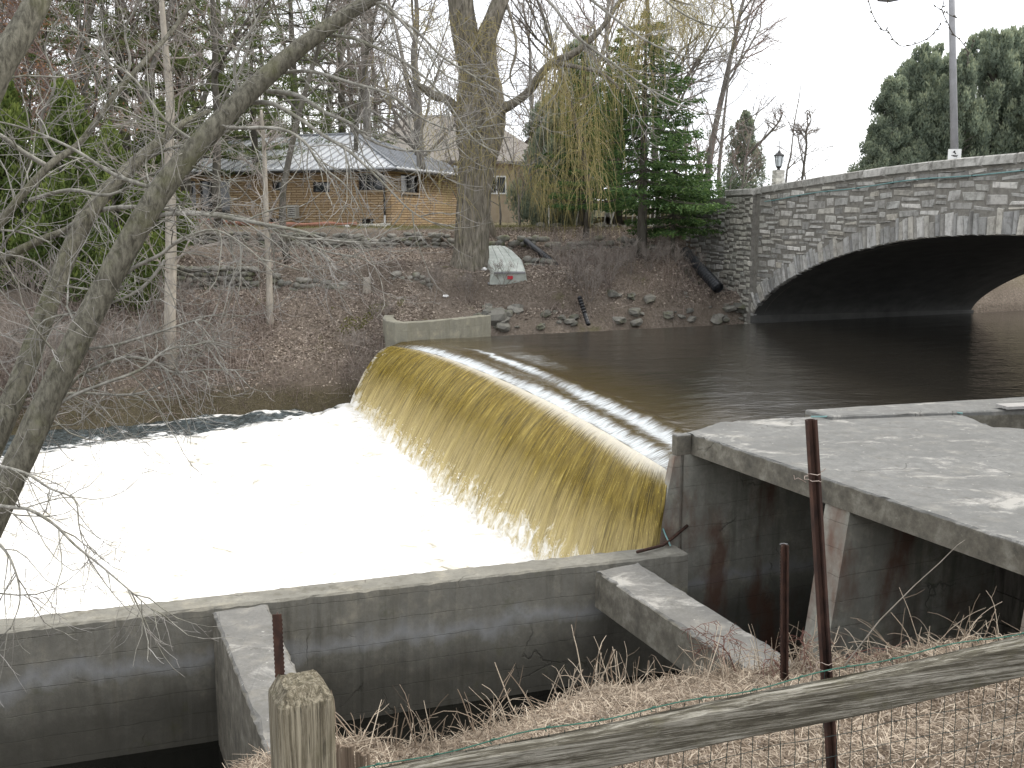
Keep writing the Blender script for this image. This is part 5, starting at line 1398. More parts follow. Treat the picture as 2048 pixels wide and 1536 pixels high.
clus = [(1085, 1260, 40, 160, 32.0, 35, 210, .8, 3.6), (1085, 1130, 110, 200, 32.6, 34.4, 80, .6, 2.2), (1120, 1200, 150, 330, 32.6, 34.4, 150, .5, 2.6), (1140, 1210, 220, 380, 32.6, 34, 90, .5, 1.9), (1250, 1330, 60, 160, 31.5, 34, 50, .6, 1.8), (1000, 1090, 300, 340, 33, 35, 60, .8, 1.8),
        (1060, 1130, 330, 400, 36, 39, 120, .7, 1.9), (1240, 1400, -60, 60, 31, 34, 520, .4, 1.6), (1330, 1470, -20, 70, 33, 36, 260, .3, 1.0), (905, 1000, 20, 330, 33.8, 34.2, 330, .3, 1.3), (880, 925, 330, 400, 33.5, 34, 30, .6, 1.5), (800, 900, 0, 60, 32, 34, 60, .3, 1.2), (850, 885, 190, 300, 33, 34, 50, .4, 1.6), (735, 850, 100, 200, 33, 36, 40, .4, 1.2)]
for c in clus: curtain(*c)
obj('hanging_twigs', tw, M['willow_twig'], wt_)
# small willow shoots right of the trunk foot of the lawn
sh = MB(); P = [Vector((X_at(985, 39) + dx, 39, gz(X_at(985, 39), 39) - .1)) for dx in (0,)]
o = thing('leaning_stump', 'leaning forked grey stump with straw-coloured shoots right of the willow', 'tree', tuple(P[0]))
sh.tube([P[0], P[0] + Vector((-.05, 0, .6)), P[0] + Vector((-.25, 0, 1.3)), P[0] + Vector((-.3, 0, 1.9))], [.20, .14, .10, .05], 8); obj('trunk', sh, M['bark_willow'], o, True)

# --- named slim trunks on the bank
def trunk_px(name, label, pts, rp, bark, tseed=None, tl=1.6, sides=10, kind='twig_bg', nb=14, hi=.35, cat='tree', levels=2):
    o = thing(name, label, cat, tuple(aty(*pts[0]))); mb = MB(); Q = thick(mb, px3(pts), rp, sides, .04, 4)
    obj('trunk', mb, M[bark], o, True)
    if tseed is not None:
        T = Tree(tseed)
        for k in range(nb):
            t_ = T.r.uniform(hi, 1); i = min(len(Q) - 2, int(t_ * (len(Q) - 1)))
            a = T.r.uniform(0, 6.28); d = Vector((math.cos(a), math.sin(a) * .7, T.r.uniform(.2, 1.1)))
            T.limb(Q[i], d, tl * T.r.uniform(.5, 1.2) * (1.2 - .6 * t_), .03, 1, 1 + levels, .06, .2, (4, 7), (.4, .9), (.4, .65), rmin=.005)
        T.wood.V += T.twig.V; T.wood.F += [f + T.wood.n for f in T.twig.F]; x_ = obj('twigs', T.wood, M[kind], o); x_['kind'] = 'stuff'
    return o, Q
trunk_px('slim_tree', 'pale straight trunk rising from the foam edge of the far bank', [(344, 836, 28.0), (343, 760, 28.1), (340, 640, 28.2), (342, 520, 28.3), (341, 400, 28.3), (338, 300, 28.3), (340, 200, 28.3), (330, 90, 28.3), (320, -40, 28.3)], [17, 12, 11, 11, 10, 9, 8, 6, 4], 'bark_pale', 71, 2.4, nb=22)
trunk_px('slim_tree', 'thin pale tree standing in the leaf litter left of the waterfall', [(541, 676, 30.6), (540, 650, 30.6), (539, 590, 30.7), (537, 520, 30.8), (533, 450, 30.8), (531, 380, 30.8), (528, 300, 30.8), (522, 220, 30.8)], [13, 7.5, 6.5, 6, 5.5, 5, 4, 2.5], 'bark_pale', 72, 1.7, nb=18)
trunk_px('forked_tree', 'tall forked grey tree between bungalow roof and the willow', [(842, 340, 46), (838, 250, 46), (835, 180, 46), (828, 110, 46), (835, 40, 46), (830, -40, 46)], [8, 8, 7, 7, 4, 3], 'bark_grey', 73, 2.5, nb=22, hi=.1)
trunk_px('forked_tree', 'mossy green-trunked tree behind the left shoulder of the bungalow roof', [(735, 300, 50), (732, 180, 50), (728, 80, 50), (735, -30, 50)], [8, 7, 6, 4], 'bark_grey', 74, 2.5, nb=22, hi=.1)
trunk_px('bent_tree', 'crooked bare tree against white sky right of the bridge lantern', [(1604, 362, 40.5), (1608, 330, 40.5), (1613, 290, 40.5), (1612, 262, 40.5), (1622, 240, 40.5), (1618, 222, 40.5)], [2.6, 2.4, 2.2, 1.8, 1.3, .8], 'bark_dark', 75, .9, nb=11, hi=.3, levels=2, sides=6)
trunk_px('bent_tree', 'small dark crooked tree left of the bridge lantern', [(1478, 330, 41), (1505, 300, 41), (1540, 265, 41), (1560, 240, 41), (1566, 222, 41)], [3, 2.8, 2.4, 1.5, .8], 'bark_dark', 76, .9, nb=9, hi=.3, sides=6)
for i, (px, lean, h, lab) in enumerate([(1097, 0, 1.0, 'white birch stick left of the willow curtain foot'), (1150, .2, 1.1, None), (1172, -.2, 1.0, None), (1216, .3, .9, None), (1224, -.2, .9, None), (1262, .05, 1.2, None), (1272, .0, 1.2, None), (1298, 0, 1.3, None), (1306, .05, 1.2, None), (1318, 0, 1.3, None), (1338, 0, 1.3, None), (1205, .1, .6, None)]):
    Y = 42.5 + .1 * (i % 3); x = X_at(px, Y); z = gz(x, Y); mb = MB(); mb.tube([(x, Y, z - .1), (x + lean * .5 + .02, Y, z + h * .5), (x + lean, Y + .05, z + h)], [.035, .03, .02], 6)
    tag(obj('birch_pole', mb, M['birch'], smooth=True), lab or 'thin white birch pole standing on the lawn behind the evergreens', 'pole', None if lab else 'white birch poles on the lawn')

# ================================================================== THE LEANING TREE IN THE FOREGROUND
fg = thing('leaning_tree', 'leaning grey-green trunks with sweeping bare branches reaching over the foam', 'tree', tuple(aty(-330, 1500, 6.2)))
TW = MB(); FW = MB()
def P3(lst, Y0, Y1): n = len(lst); return [aty(a, b, Y0 + (Y1 - Y0) * i / (n - 1)) for i, (a, b) in enumerate(lst)]
trunks = [([(-420, 1760), (-200, 1330), (-60, 1120), (20, 960), (95, 800), (165, 660), (250, 500), (330, 370), (420, 265), (520, 165), (620, 80), (740, 0), (900, -90), (1100, -170)], 6.0, 7.6, [42, 36, 32, 29, 27, 26, 24.5, 23, 21, 19, 16, 13, 10, 7]),
          ([(-330, 1560), (-130, 1120), (-20, 900), (45, 750), (100, 600), (140, 500), (190, 410), (250, 345), (310, 290), (370, 245), (420, 222)], 6.4, 8.2, [34, 27, 24, 21, 19, 17, 15.5, 13, 10, 7, 4]),
          ([(-260, 820), (-80, 560), (20, 420), (100, 330), (160, 285), (230, 190), (300, 110), (345, 60), (400, -20), (440, -90)], 7.0, 8.6, [11, 9.5, 8, 7, 6, 5, 4.5, 4, 3, 2]),
          ([(-260, 420), (-80, 270), (0, 130), (45, 60), (80, -10), (110, -80)], 6.0, 6.4, [34, 32, 27, 25, 22, 20]),
          ([(-200, 700), (-60, 560), (60, 490), (140, 455), (160, 420)], 7.2, 7.8, [12, 10, 8, 6, 4])]
names = []
fq = []
for pts, a, b, rp in trunks:
    mb = MB(); Q = thick(mb, P3(pts, a, b), rp, 16, .05, 6); obj('stem', mb, M['bark_fg'], fg, True); fq.append((Q, rp))
br = [([(137, 455), (191, 424), (239, 415), (300, 415), (376, 424), (478, 434), (581, 472), (650, 502), (712, 515)], 7.6, 7.0, [7, 6.5, 6, 5.5, 5, 4.5, 3.5, 2.5, 1.5]),
      ([(285, 470), (305, 440), (340, 428), (420, 430), (520, 447), (600, 462), (650, 478), (700, 486), (760, 488)], 6.9, 6.6, [9, 7, 6, 5.5, 5, 4.2, 3.4, 2.6, 1.5]),
      ([(560, 470), (600, 477), (640, 479), (690, 483), (800, 488)], 6.7, 6.5, [3.4, 3.2, 2.8, 2.2, 1.2]),
      ([(506, 205), (547, 208), (601, 239), (650, 273), (700, 304), (760, 360), (820, 420), (870, 448)], 7.2, 6.9, [6.5, 6, 5, 4.5, 4, 3, 2, 1.2]),
      ([(533, 182), (595, 191), (650, 225), (700, 246), (740, 280), (800, 300), (880, 300), (925, 282)], 7.3, 7.0, [6.5, 6, 5, 4, 3.5, 2.8, 2, 1]),
      ([(560, 146), (622, 143), (700, 165), (780, 190), (850, 240), (915, 262), (955, 255)], 7.3, 7.1, [5, 4.5, 4, 3.2, 2.6, 1.8, 1]),
      ([(640, 70), (700, 75), (740, 90), (810, 125), (880, 185), (940, 270), (980, 300)], 7.4, 7.0, [5, 4.5, 4, 3.4, 2.8, 2, 1]),
      ([(690, 30), (760, 5), (800, 40), (850, 100), (890, 150), (960, 172)], 7.4, 7.1, [4, 4, 3.5, 3, 2, 1]),
      ([(430, 250), (470, 256), (560, 258), (610, 285), (640, 330), (690, 370), (720, 420)], 7.0, 6.8, [5.5, 5, 4.5, 3.6, 3, 2, 1.2]),
      ([(740, 0), (830, 60), (880, 110), (935, 145), (1010, 190), (1090, 240)], 7.5, 7.2, [4, 3.6, 3, 2.4, 1.8, 1]),
      ([(1000, -60), (1095, 0), (1150, 70), (1230, 130), (1310, 185), (1400, 225), (1440, 228)], 7.6, 7.2, [4.5, 4.2, 3.6, 3, 2.4, 1.6, 1]),
      ([(1080, -80), (1170, -10), (1260, 60), (1330, 100), (1410, 118), (1480, 100)], 7.6, 7.2, [4, 3.6, 3, 2.4, 1.6, 1]),
      ([(1180, -90), (1290, -30), (1370, 30), (1440, 55), (1500, 50)], 7.6, 7.3, [3.5, 3.2, 2.6, 1.8, 1]),
      ([(120, 800), (150, 760), (184, 739), (250, 715), (305, 722), (348, 745), (414, 739), (500, 741)], 6.8, 6.6, [6, 5, 4.5, 4, 3.6, 3, 2.2, 1.2]),
      ([(-40, 830), (60, 790), (120, 788), (172, 786), (242, 790), (300, 780), (350, 745), (350, 720)], 7.0, 6.8, [5, 4.6, 4.2, 3.8, 3.2, 2.6, 1.8, 1]),
      ([(70, 850), (130, 800), (200, 770), (280, 740), (333, 700), (390, 690), (420, 682), (470, 695)], 6.5, 6.6, [6, 5, 4.4, 4, 3.4, 2.6, 1.8, 1]),
      ([(150, 700), (230, 690), (330, 660), (400, 640), (430, 655)], 6.7, 6.6, [4.5, 4, 3, 2, 1]),
      ([(330, 520), (300, 560), (260, 590), (180, 620), (90, 640), (60, 690)], 6.9, 6.6, [5, 4.5, 3.8, 3, 2.2, 1.2]),
      ([(205, 590), (260, 540), (320, 510), (360, 480), (430, 460), (500, 500), (560, 560)], 6.8, 6.5, [6, 5.5, 5, 4, 3, 2, 1]),
      ([(-20, 1010), (25, 1015), (60, 1020), (110, 1050), (150, 1090), (200, 1130), (270, 1190), (310, 1225)], 6.0, 5.6, [6, 5.5, 5, 4, 3.5, 2.8, 1.8, 1]),
      ([(-60, 1060), (0, 1090), (30, 1140), (40, 1200), (20, 1260)], 5.9, 5.6, [5, 4, 3, 2, 1]),
      ([(-10, 930), (50, 946), (100, 977), (150, 1000), (160, 1060), (190, 1110)], 6.2, 5.9, [5, 4, 3.2, 2.6, 1.8, 1]),
      ([(250, 345), (330, 300), (420, 280), (480, 240), (470, 180), (490, 120), (510, 60)], 8.0, 7.6, [5, 4.5, 4, 3, 2.4, 1.8, 1]),
      ([(320, 380), (230, 350), (150, 300), (60, 260), (-20, 240)], 7.0, 6.8, [6, 5, 4, 3, 2]),
      ([(400, 290), (330, 240), (270, 160), (210, 110), (190, 40)], 7.1, 6.9, [5, 4, 3.2, 2.4, 1.4]),
      ([(480, 200), (470, 120), (520, 30), (530, -40)], 7.2, 7.0, [5, 4, 3, 2]),
      ([(640, 62), (645, 30), (632, 0), (640, -40)], 7.4, 7.3, [3, 2.6, 2, 1.4]),
      ([(90, 330), (40, 300), (0, 270), (-60, 250)], 7.2, 7.0, [7, 6, 5, 4]),
      ([(60, 400), (140, 380), (220, 390), (300, 350), (380, 330), (450, 345)], 7.4, 7.0, [6, 5, 4, 3, 2, 1]),
      ([(230, 190), (260, 130), (250, 60), (280, 0), (270, -50)], 8.0, 7.8, [4, 3.4, 2.8, 2, 1.5]),
      ([(120, 330), (80, 250), (110, 170), (90, 90), (130, 20)], 7.6, 7.4, [5, 4, 3.2, 2.4, 1.4])]
LT = Tree(77)
def twigs_on(Q, rad, dens, L0, lev, Lmin=.10):
    r = LT.r; n = len(Q); seg = np.linalg.norm(np.diff(Q, axis=0), axis=1); tot = seg.sum()
    for k in range(int(tot * dens)):
        t_ = r.uniform(.06, .99); x = t_ * (n - 1); i = int(x); p = Vector(Q[i]).lerp(Vector(Q[min(n - 1, i + 1)]), x - i)
        ax = (Vector(Q[min(n - 1, i + 1)]) - Vector(Q[i])).normalized() if i < n - 1 else (Vector(Q[-1]) - Vector(Q[-2])).normalized()
        perp = ax.orthogonal().normalized(); perp.rotate(Matrix.Rotation(r.uniform(0, 6.283), 3, ax)); perp.y *= .75
        a = r.uniform(.5, 1.15); d = (ax * math.cos(a) + perp * math.sin(a)).normalized()
        L = L0 * r.uniform(.35, 1.15) * (1.15 - .6 * t_); m_ = max(4, int(L / .09)); m_ = min(m_, 9)
        P = [p]; dd = d.copy()
        for j in range(m_):
            s_ = j / m_; dd = dd + Vector((r.gauss(0, .13), r.gauss(0, .10), r.gauss(0, .10) + (-.16 if s_ < .4 else .26 * (1 if lev < 3 else .5)))); dd.normalize(); P.append(P[-1] + dd * (L / m_))
        r0 = max(.0013, min(rad * .5, .0030 * L / .4 + .0010)); PP = np.array([tuple(q) for q in P])
        (FW if lev == 1 else TW).tube(PP, np.linspace(r0, .0010, m_ + 1), 5 if lev == 1 else 3, cap=False)
        if lev < 3 and L > Lmin * 1.6: twigs_on(PP, r0, 6.4 if lev == 1 else 6.0, L * .52, lev + 1)
for pts, a, b, rp in br:
    rp = [q * .74 for q in rp]; mb = MB(); Q = thick(mb, P3(pts, a, b), rp, 8, .05, 4)
    Vn = mb.V[-1]; FW.add(Vn, *[f for f in mb.F]) if False else None
    for v_m, f_m in ((mb.V, mb.F),):
        FW.F += [f + FW.n for f in f_m]; FW.V += v_m; FW.n += mb.n
    twigs_on(Q, np.mean(rp) * 7 / FPX, 12.5, .95, 1)
for (Q, rp), dns in zip(fq, (4.0, 5.0, 6.5, 3, 6)): twigs_on(Q, .02, dns, 1.05, 1)
obj('branches', FW, M['limb_fg'], fg, True)
o = obj('twigs', TW, M['twig_fg'], fg)
print('fg tree verts', FW.n, TW.n)
# hanging bud-studded twigs from overhead, top right
ov = thing('overhead_twig', 'thin budded twig hanging into the white sky left of the light pole', 'twig', tuple(aty(1730, -60, 6)))
def budded(pts, Y, root, r0=.0028):
    mb = MB(); Q = thick(mb, px3([(a, b, Y) for a, b in pts]), [r0 * FPX / Y] * len(pts), 5, 0, 6); 
    for k in range(2, len(Q), 4):
        p = Vector(Q[k]); d = Vector((R.gauss(0, 1), R.gauss(0, .4), R.uniform(.2, 1))).normalized(); mb.tube([p, p + d * .010, p + d * .024], [.003, .0048, .001], 5)
    obj('twig', mb, M['bark_dark'], root)
budded([(1725, -50), (1738, 5), (1748, 35), (1765, 60), (1776, 62), (1787, 80), (1803, 92), (1830, 88), (1858, 75), (1872, 60), (1882, 48)], 6, ov)
budded([(1770, -60), (1774, 0), (1776, 4)], 6, ov, .002)
ov2 = thing('overhead_twig', 'thin budded twig crossing in front of the light pole', 'twig', tuple(aty(1885, -60, 6)))
budded([(1890, -60), (1888, 0), (1884, 20), (1895, 45), (1905, 66), (1918, 78), (1932, 96), (1936, 112), (1934, 132)], 6, ov2)
budded([(1868, 12), (1884, 20), (1900, 30), (1914, 36)], 6, ov2, .002); budded([(1936, 112), (1944, 95), (1950, 80)], 6, ov2, .0016)

# ================================================================== FENCE, POSTS AND STRAW IN THE FOREGROUND
RA = aty(1348, 1424, 2.90); RB = aty(2048, 1277, 3.25); rdir = (RB - RA).normalized()
fence = thing('timber_fence', 'weathered grey timber fence with a chamfered post and one sagging split rail', 'fence', (-.6, 2.5, 1.2))
FM_ = wood_mat('weathered_rail', (.11, .10, .075), (.42, .40, .34), math.atan2(rdir.y, rdir.x))
start = RA - rdir * 2.1; endp = RB + rdir * 1.4; Lr = (endp - start).length
rn = Vector((rdir.y, -rdir.x, 0)).normalized();  # towards the camera
if rn.y > 0: rn = -rn
rup = rdir.cross(rn); rup = rup if rup.z > 0 else -rup
mb = MB(); nseg = 150; rows = []
for i in range(nseg + 1):
    t_ = i / nseg; c = start + rdir * (t_ * Lr); x = t_ * Lr
    c = c + rup * (.006 * math.sin(x * 1.7) + .003 * math.sin(x * 6.1))
    h = .132 + .004 * math.sin(x * 2.3 + 1); w_ = .040
    e1 = .004 * math.sin(x * 9) + R.gauss(0, .0018); e2 = .006 * max(0, math.sin(x * 3.1 + .5)) * abs(math.sin(x * 17)) + abs(R.gauss(0, .0015))
    ring = [(-w_ / 2, 0), (-w_ / 2 - .001 + e1 * .3, -.004 - e2), (-w_ * .1, -.002 + e1 * .5), (w_ / 2 - .010, -.003 - e2 * .6), (w_ / 2, -.014 - e2), (w_ / 2 + .001 + R.gauss(0, .0006), -h * .3), (w_ / 2 + R.gauss(0, .0008), -h * .62), (w_ / 2, -h + .008), (w_ / 2 - .008, -h), (-w_ / 2, -h)]
    rows.append([tuple(c + rn * a + rup * b) for a, b in ring])
G = np.array(rows); G = np.concatenate([G, G[:, :1]], 1); mb.grid(G); mb.add(G[0, :-1], np.arange(10)); mb.add(G[-1, :-1], np.arange(10)[::-1])
obj('rail', mb, FM_, fence)
# post
pc = Vector(((567 - 1024) / FPX * 2.24, 2.27, 0)); ang = .42
ax = Vector((math.cos(ang), math.sin(ang), 0)); ay = Vector((-math.sin(ang), math.cos(ang), 0))
ztop = aty(560, 1372, 2.24).z
mb = MB(); a = .068; ch = .026; rows = []
lev = [(1.05, 1.0, 0), (1.5, 1.0, 0), (ztop - .05, 1.0, 0), (ztop - .032, .98, 0), (ztop, .66, .004)]
prof = [(-a, -a + ch * .4), (-a + ch * .4, -a), (a - ch * .4, -a), (a, -a + ch * .4), (a, a - ch * .4), (a - ch * .4, a), (-a + ch * .4, a), (-a, a - ch * .4)]
for z, k, jz in lev: rows.append([tuple(pc + ax * (u * k) + ay * (v * k) + Zv * (z + R.gauss(0, .002 + jz))) for u, v in prof])
G = np.array(rows); G = np.concatenate([G, G[:, :1]], 1); mb.grid(G)
# rough end grain: a small cap grid
cap = []
for i in range(12):
    cap.append([])
    for j in range(12):
        u = (i / 11 * 2 - 1) * a * .66; v = (j / 11 * 2 - 1) * a * .66; lim = a * .66 * 1.80
        if abs(u) + abs(v) > lim: s_ = lim / (abs(u) + abs(v)); u *= s_; v *= s_
        edge_ = max(abs(u), abs(v)) / (a * .66)
        cap[-1].append(tuple(pc + ax * u + ay * v + Zv * (ztop + .004 * (1 - edge_ ** 6) + R.gauss(0, .0022) * (edge_ < .95))))
mb.grid(np.array(cap)); mb.add([tuple(pc + ax * (u * .67) + ay * (v * .67) + Zv * (ztop - .003)) for u, v in prof], np.arange(8))
M['post'] = wood_mat('weathered_post', (.15, .13, .09), (.40, .36, .27), None)
obj('post', mb, M['post'], fence)
# lichen-green tie wire along the rail top
mb = MB(); P = []
for i in range(140):
    t_ = i / 139; c = start + rdir * (t_ * Lr); P.append(c - rn * .032 + rup * (.008 + .006 * math.sin(t_ * 60) + .004 * math.sin(t_ * 23))); 
mb.tube(P, .0022, 5); 
for i in range(4, 138, 5):
    c = P[i]; mb.tube([c + rdir * .012 + rup * .004, c + rn * .004 + rup * .006, c - rdir * .006 - rup * .003, c - rup * .012 - rn * .002], .0019, 4)
o = obj('green_wire', mb, M['greencord']); tag(o, 'dark green selvedge wire running along the top of the timber rail', 'wire')
# welded wire mesh hanging behind the rail
wm_ = thing('wire_mesh', 'dark green welded wire mesh hanging below and behind the timber rail', 'wire mesh', tuple(RA))
wn_ = 0; x = .02
hoff = -rn * .030
def meshpt(u, d): return start + rdir * u + hoff - Zv * d - rn * (.012 * math.sin(u * 3 + d * 4))
while x < Lr:
    mb = MB(); k = R.uniform(-.006, .006); mb.tube([meshpt(x + k * math.sin(d * 9), d) + rdir * R.gauss(0, .0022) for d in np.linspace(-.005, .95, 16)], .0013, 4, cap=False)
    obj('vertical_wire', mb, M['wire'], wm_); x += .0508
for r_ in range(1, 13):
    mb = MB(); mb.tube([meshpt(u, r_ * .074 + .004 * math.sin(u * 11 + r_) + R.gauss(0, .0012)) for u in np.linspace(0, Lr, 90)], .0012, 4, cap=False)
    obj('horizontal_wire', mb, M['wire'], wm_)

def upost(name, label, top, base, wid, teeth, tie=None, ptype='T'):
    o = thing(name, label, 'fence post', tuple(base)); d = (top - base).normalized(); L = (top - base).length
    ax_ = Vector((1, .15, 0)).normalized(); ax_ = (ax_ - d * ax_.dot(d)).normalized(); ay_ = d.cross(ax_)
    if ay_.y < 0: ay_ = -ay_
    t_ = wid * .09; mb = MB(); c = (top + base) / 2
    if ptype == 'U':
        mb.box(c, (wid * .5, t_, L), ax_, ay_, d)
        for s_ in (-1, 1):
            mb.box(c + ax_ * (s_ * (wid * .25 + t_ * .5 + .0005)) - ay_ * wid * .16, (t_, wid * .42, L - .002), ax_, ay_, d)
            mb.box(c + ax_ * (s_ * wid * .40) - ay_ * (wid * .37 + t_), (wid * .22, t_, L - .004), ax_, ay_, d)
    else:
        mb.box(c - ay_ * t_, (wid, t_, L), ax_, ay_, d); mb.box(c + ay_ * (wid * .3), (t_ * 1.3, wid * .6, L - .003), ax_, ay_, d)
    obj('flange', mb, M['rust'], o)
    n = int(L / teeth) if teeth else 0; mb = MB()
    for k in range(n):
        q = base + d * (L - .03 - k * teeth)
        for s_ in ((-1, 1) if ptype == 'U' else (-1, 1)):
            mb.box(q + ax_ * (s_ * wid * .5) - ay_ * wid * .3 * (ptype == 'U'), (wid * .12, wid * .12, teeth * .42), ax_, ay_, d)
    if n: x_ = obj('notch_teeth', mb, M['rust'], o); x_['kind'] = 'stuff'
    if tie:
        for f in tie:
            q = base + d * (L * f); mb = MB()
            mb.tube([q + ax_ * (wid * .65 * math.cos(a_)) - ay_ * (wid * .75 * math.sin(a_)) + d * (.004 * a_ + R.gauss(0, .002)) for a_ in np.linspace(0, 9, 22)], .0016, 4)
            mb.tube([q + ax_ * wid * .6 + d * .03, q + ax_ * wid * 1.0 + d * .035, q + ax_ * wid * 1.2 + d * .042], .0016, 4); mb.tube([q - ax_ * wid * .6 - d * .0, q - ax_ * wid * 1.3 + d * .02, q - ax_ * wid * 1.6 + d * .016, q - ax_ * wid * 1.65 + d * .032], .0016, 4)
            obj('tie_wire', mb, M['tie'], o)
    return o
t0 = aty(1618, 838, 3.55); bt = aty(1662, 1560, 3.45); bt = t0 + (bt - t0) * 1.25
upost('steel_post', 'tall leaning rust-brown steel post behind the timber rail', t0, bt, .043, 0, [.865, .45], 'U')
t1 = aty(1567, 1089, 8.6); b1_ = aty(1566, 1372, 8.6)
upost('steel_post', 'short rusty steel post with notched edges in front of the dark sluice opening', t1, b1_, .072, .030, None, 'U')
t2 = aty(554, 1228, 4.2); b2_ = aty(572, 1600, 4.2)
upost('steel_post', 'dark serrated steel post standing just behind the chamfered timber post', t2, b2_, .040, .020, None, 'T')
lw = MB(); lw.tube([t1 + Zv * .002 + Vector((-.036, 0, 0)), t1 + Zv * .012, t1 + Vector((.038, 0, .002))], .003, 4); tag(obj('wire_scrap', lw, M['galv']), 'bright scrap of wire on top of the short notched post', 'wire')

# --- straw: tens of thousands of dead stalks lying on the near bank
def near_pts(n, x0, x1, y0, y1, edge_bias=0.0):
    X = NR.uniform(x0, x1, n); e = np.interp(X, nx, ey)
    Y = y0 + (np.minimum(e, y1) - y0) * NR.random(n) ** (1 - edge_bias)
    return X, Y, near_z(X, Y)
def strands(n, X, Y, Z, Lm, wd_, tilt, curl=.5, lift=.012):
    a = NR.uniform(0, 6.283, n); L = Lm * NR.lognormal(0, .5, n); el = np.abs(NR.normal(0, tilt, n))
    el = np.minimum(el, 1.5)
    D = np.stack([np.cos(a) * np.cos(el), np.sin(a) * np.cos(el), np.sin(el)], 1); S = np.stack([-np.sin(a), np.cos(a), 0 * a], 1)
    S[:, 2] = NR.normal(0, .5, n); S /= np.linalg.norm(S, axis=1)[:, None]
    P0 = np.stack([X, Y, Z + lift * NR.random(n)], 1); bend = NR.normal(0, curl, (n, 1)) * L[:, None]
    P1 = P0 + D * L[:, None] * .5 + S * bend * .12 + np.array([0, 0, 1.0]) * np.abs(NR.normal(0, .05, (n, 1))) * L[:, None]
    P2 = P0 + D * L[:, None] + S * bend * .35 - np.array([0, 0, 1.0]) * np.abs(NR.normal(0, .10, (n, 1))) * L[:, None]
    w_ = (wd_ * NR.uniform(.5, 1.6, n))[:, None]
    V = np.stack([P0 - S * w_, P0 + S * w_, P1 + S * w_, P1 - S * w_, P2 + S * w_ * .6, P2 - S * w_ * .6], 1)
    b = np.arange(n)[:, None] * 6
    return V.reshape(-1, 3), np.concatenate([b + np.array([[0, 1, 2, 3]]), b + np.array([[3, 2, 4, 5]])]), np.repeat(NR.random(n), 6)
mb = MB()
for n, x0, x1, y0, y1, Lm, wd_, tilt, bias in ((52000, -.6, 6.5, 2.6, 12, .055, .0019, .22, .15), (30000, -.6, 6.5, 4.5, 12, .085, .0023, .28, .35), (6000, -1.8, -.4, 4.5, 12, .07, .002, .3, .3), (3500, -8, 12, -3, 2.6, .10, .003, .2, 0)):
    X, Y, Z = near_pts(n, x0, x1, y0, y1, bias); V, F, rn_ = strands(n, X, Y, Z, Lm, wd_, tilt, .28); mb.add(V, F, rnd=rn_)
tag(obj('straw', mb, M['straw']), 'mat of pale dead straw and stalks covering the near bank', 'straw', kind='stuff')
# broken leaf scraps
X, Y, Z = near_pts(16000, -.8, 6.5, 2.8, 12, .15); C = np.stack([X, Y, Z + .008], 1); nn = NR.normal(0, 1, (len(C), 3)) * np.array([1, 1, .3])
tag(obj('leaf_scraps', cards(0, C, .030, .6, nn), M['leaves']), 'curled dead leaf scraps scattered through the straw', 'leaves', kind='stuff')
# longer stalks standing and leaning along the brink
mb = MB()
def stalk(p, d, L, r0, curl=.1, br=0):
    n = 6; P = [Vector(p)]; d = Vector(d).normalized(); att = []
    for i in range(n): d = (d + Vector((R.gauss(0, .07), R.gauss(0, .07), -curl * (i / n)))).normalized(); P.append(P[-1] + d * L / n)
    mb.tube(P, np.linspace(r0, r0 * .5, n + 1), 4); mb.A.setdefault('rnd', []).append((mb.n - 4 * (n + 1), np.full(4 * (n + 1), R.uniform(.35, 1))))
    for k in range(br):
        i = R.randrange(1, n); dd = (d + Vector((R.gauss(0, .8), R.gauss(0, .8), R.gauss(0, .5)))).normalized(); q = P[i]; P2 = [q, q + dd * L * .18, q + dd * L * .32 + Vector((0, 0, .02))]
        mb.tube(P2, [r0 * .55, r0 * .4, r0 * .25], 3); mb.A['rnd'].append((mb.n - 9, np.full(9, R.random())))
def at_near(px, back):                                                    # a spot `back` metres this side of the brink, below a sighting
    x = X_at(px, 8.0)
    for _ in range(8): y = float(np.interp(x, nx, ey)) - back; x = (px - 1024) / FPX * y * 1.0
    return Vector((x, y, float(near_z(np.array([x]), np.array([y]))[0])))
for i in range(520):
    px = R.choice([R.uniform(1000, 1500), R.uniform(1380, 1700), R.uniform(640, 1100), R.uniform(1600, 2060)])
    p = at_near(px, R.uniform(.0, .55)); e_ = R.uniform(.15, 1.4); a_ = R.uniform(0, 6.28)
    stalk(p, (math.cos(a_) * math.cos(e_), math.sin(a_) * math.cos(e_), math.sin(e_)), R.choice([.10, .16, .24, .38, .52]) * R.uniform(.8, 1.2), R.uniform(.0022, .0055), R.uniform(0, .5), R.choice([0, 0, 1, 2]))
for px, L, lean in ((1180, .62, .08), (1190, .5, -.1), (1225, .42, .0), (1248, .40, .02), (1255, .36, .05), (945, .42, .2), (975, .3, -.05), (985, .26, 0), (870, .26, .1), (840, .25, 0), (820, .35, .25), (690, .42, .75), (1045, .55, .55), (1082, .5, .7), (1880, .24, .1), (1905, .2, 0), (1140, .3, -.3), (775, .3, .1), (780, .26, -.1), (1290, .3, .0), (1310, .25, .1), (1690, .4, .5), (1500, .3, .2)):
    p = at_near(px, .15); stalk(p, (-lean if px < 1300 else lean, R.gauss(0, .1), 1), L, .0065, .02, 1)
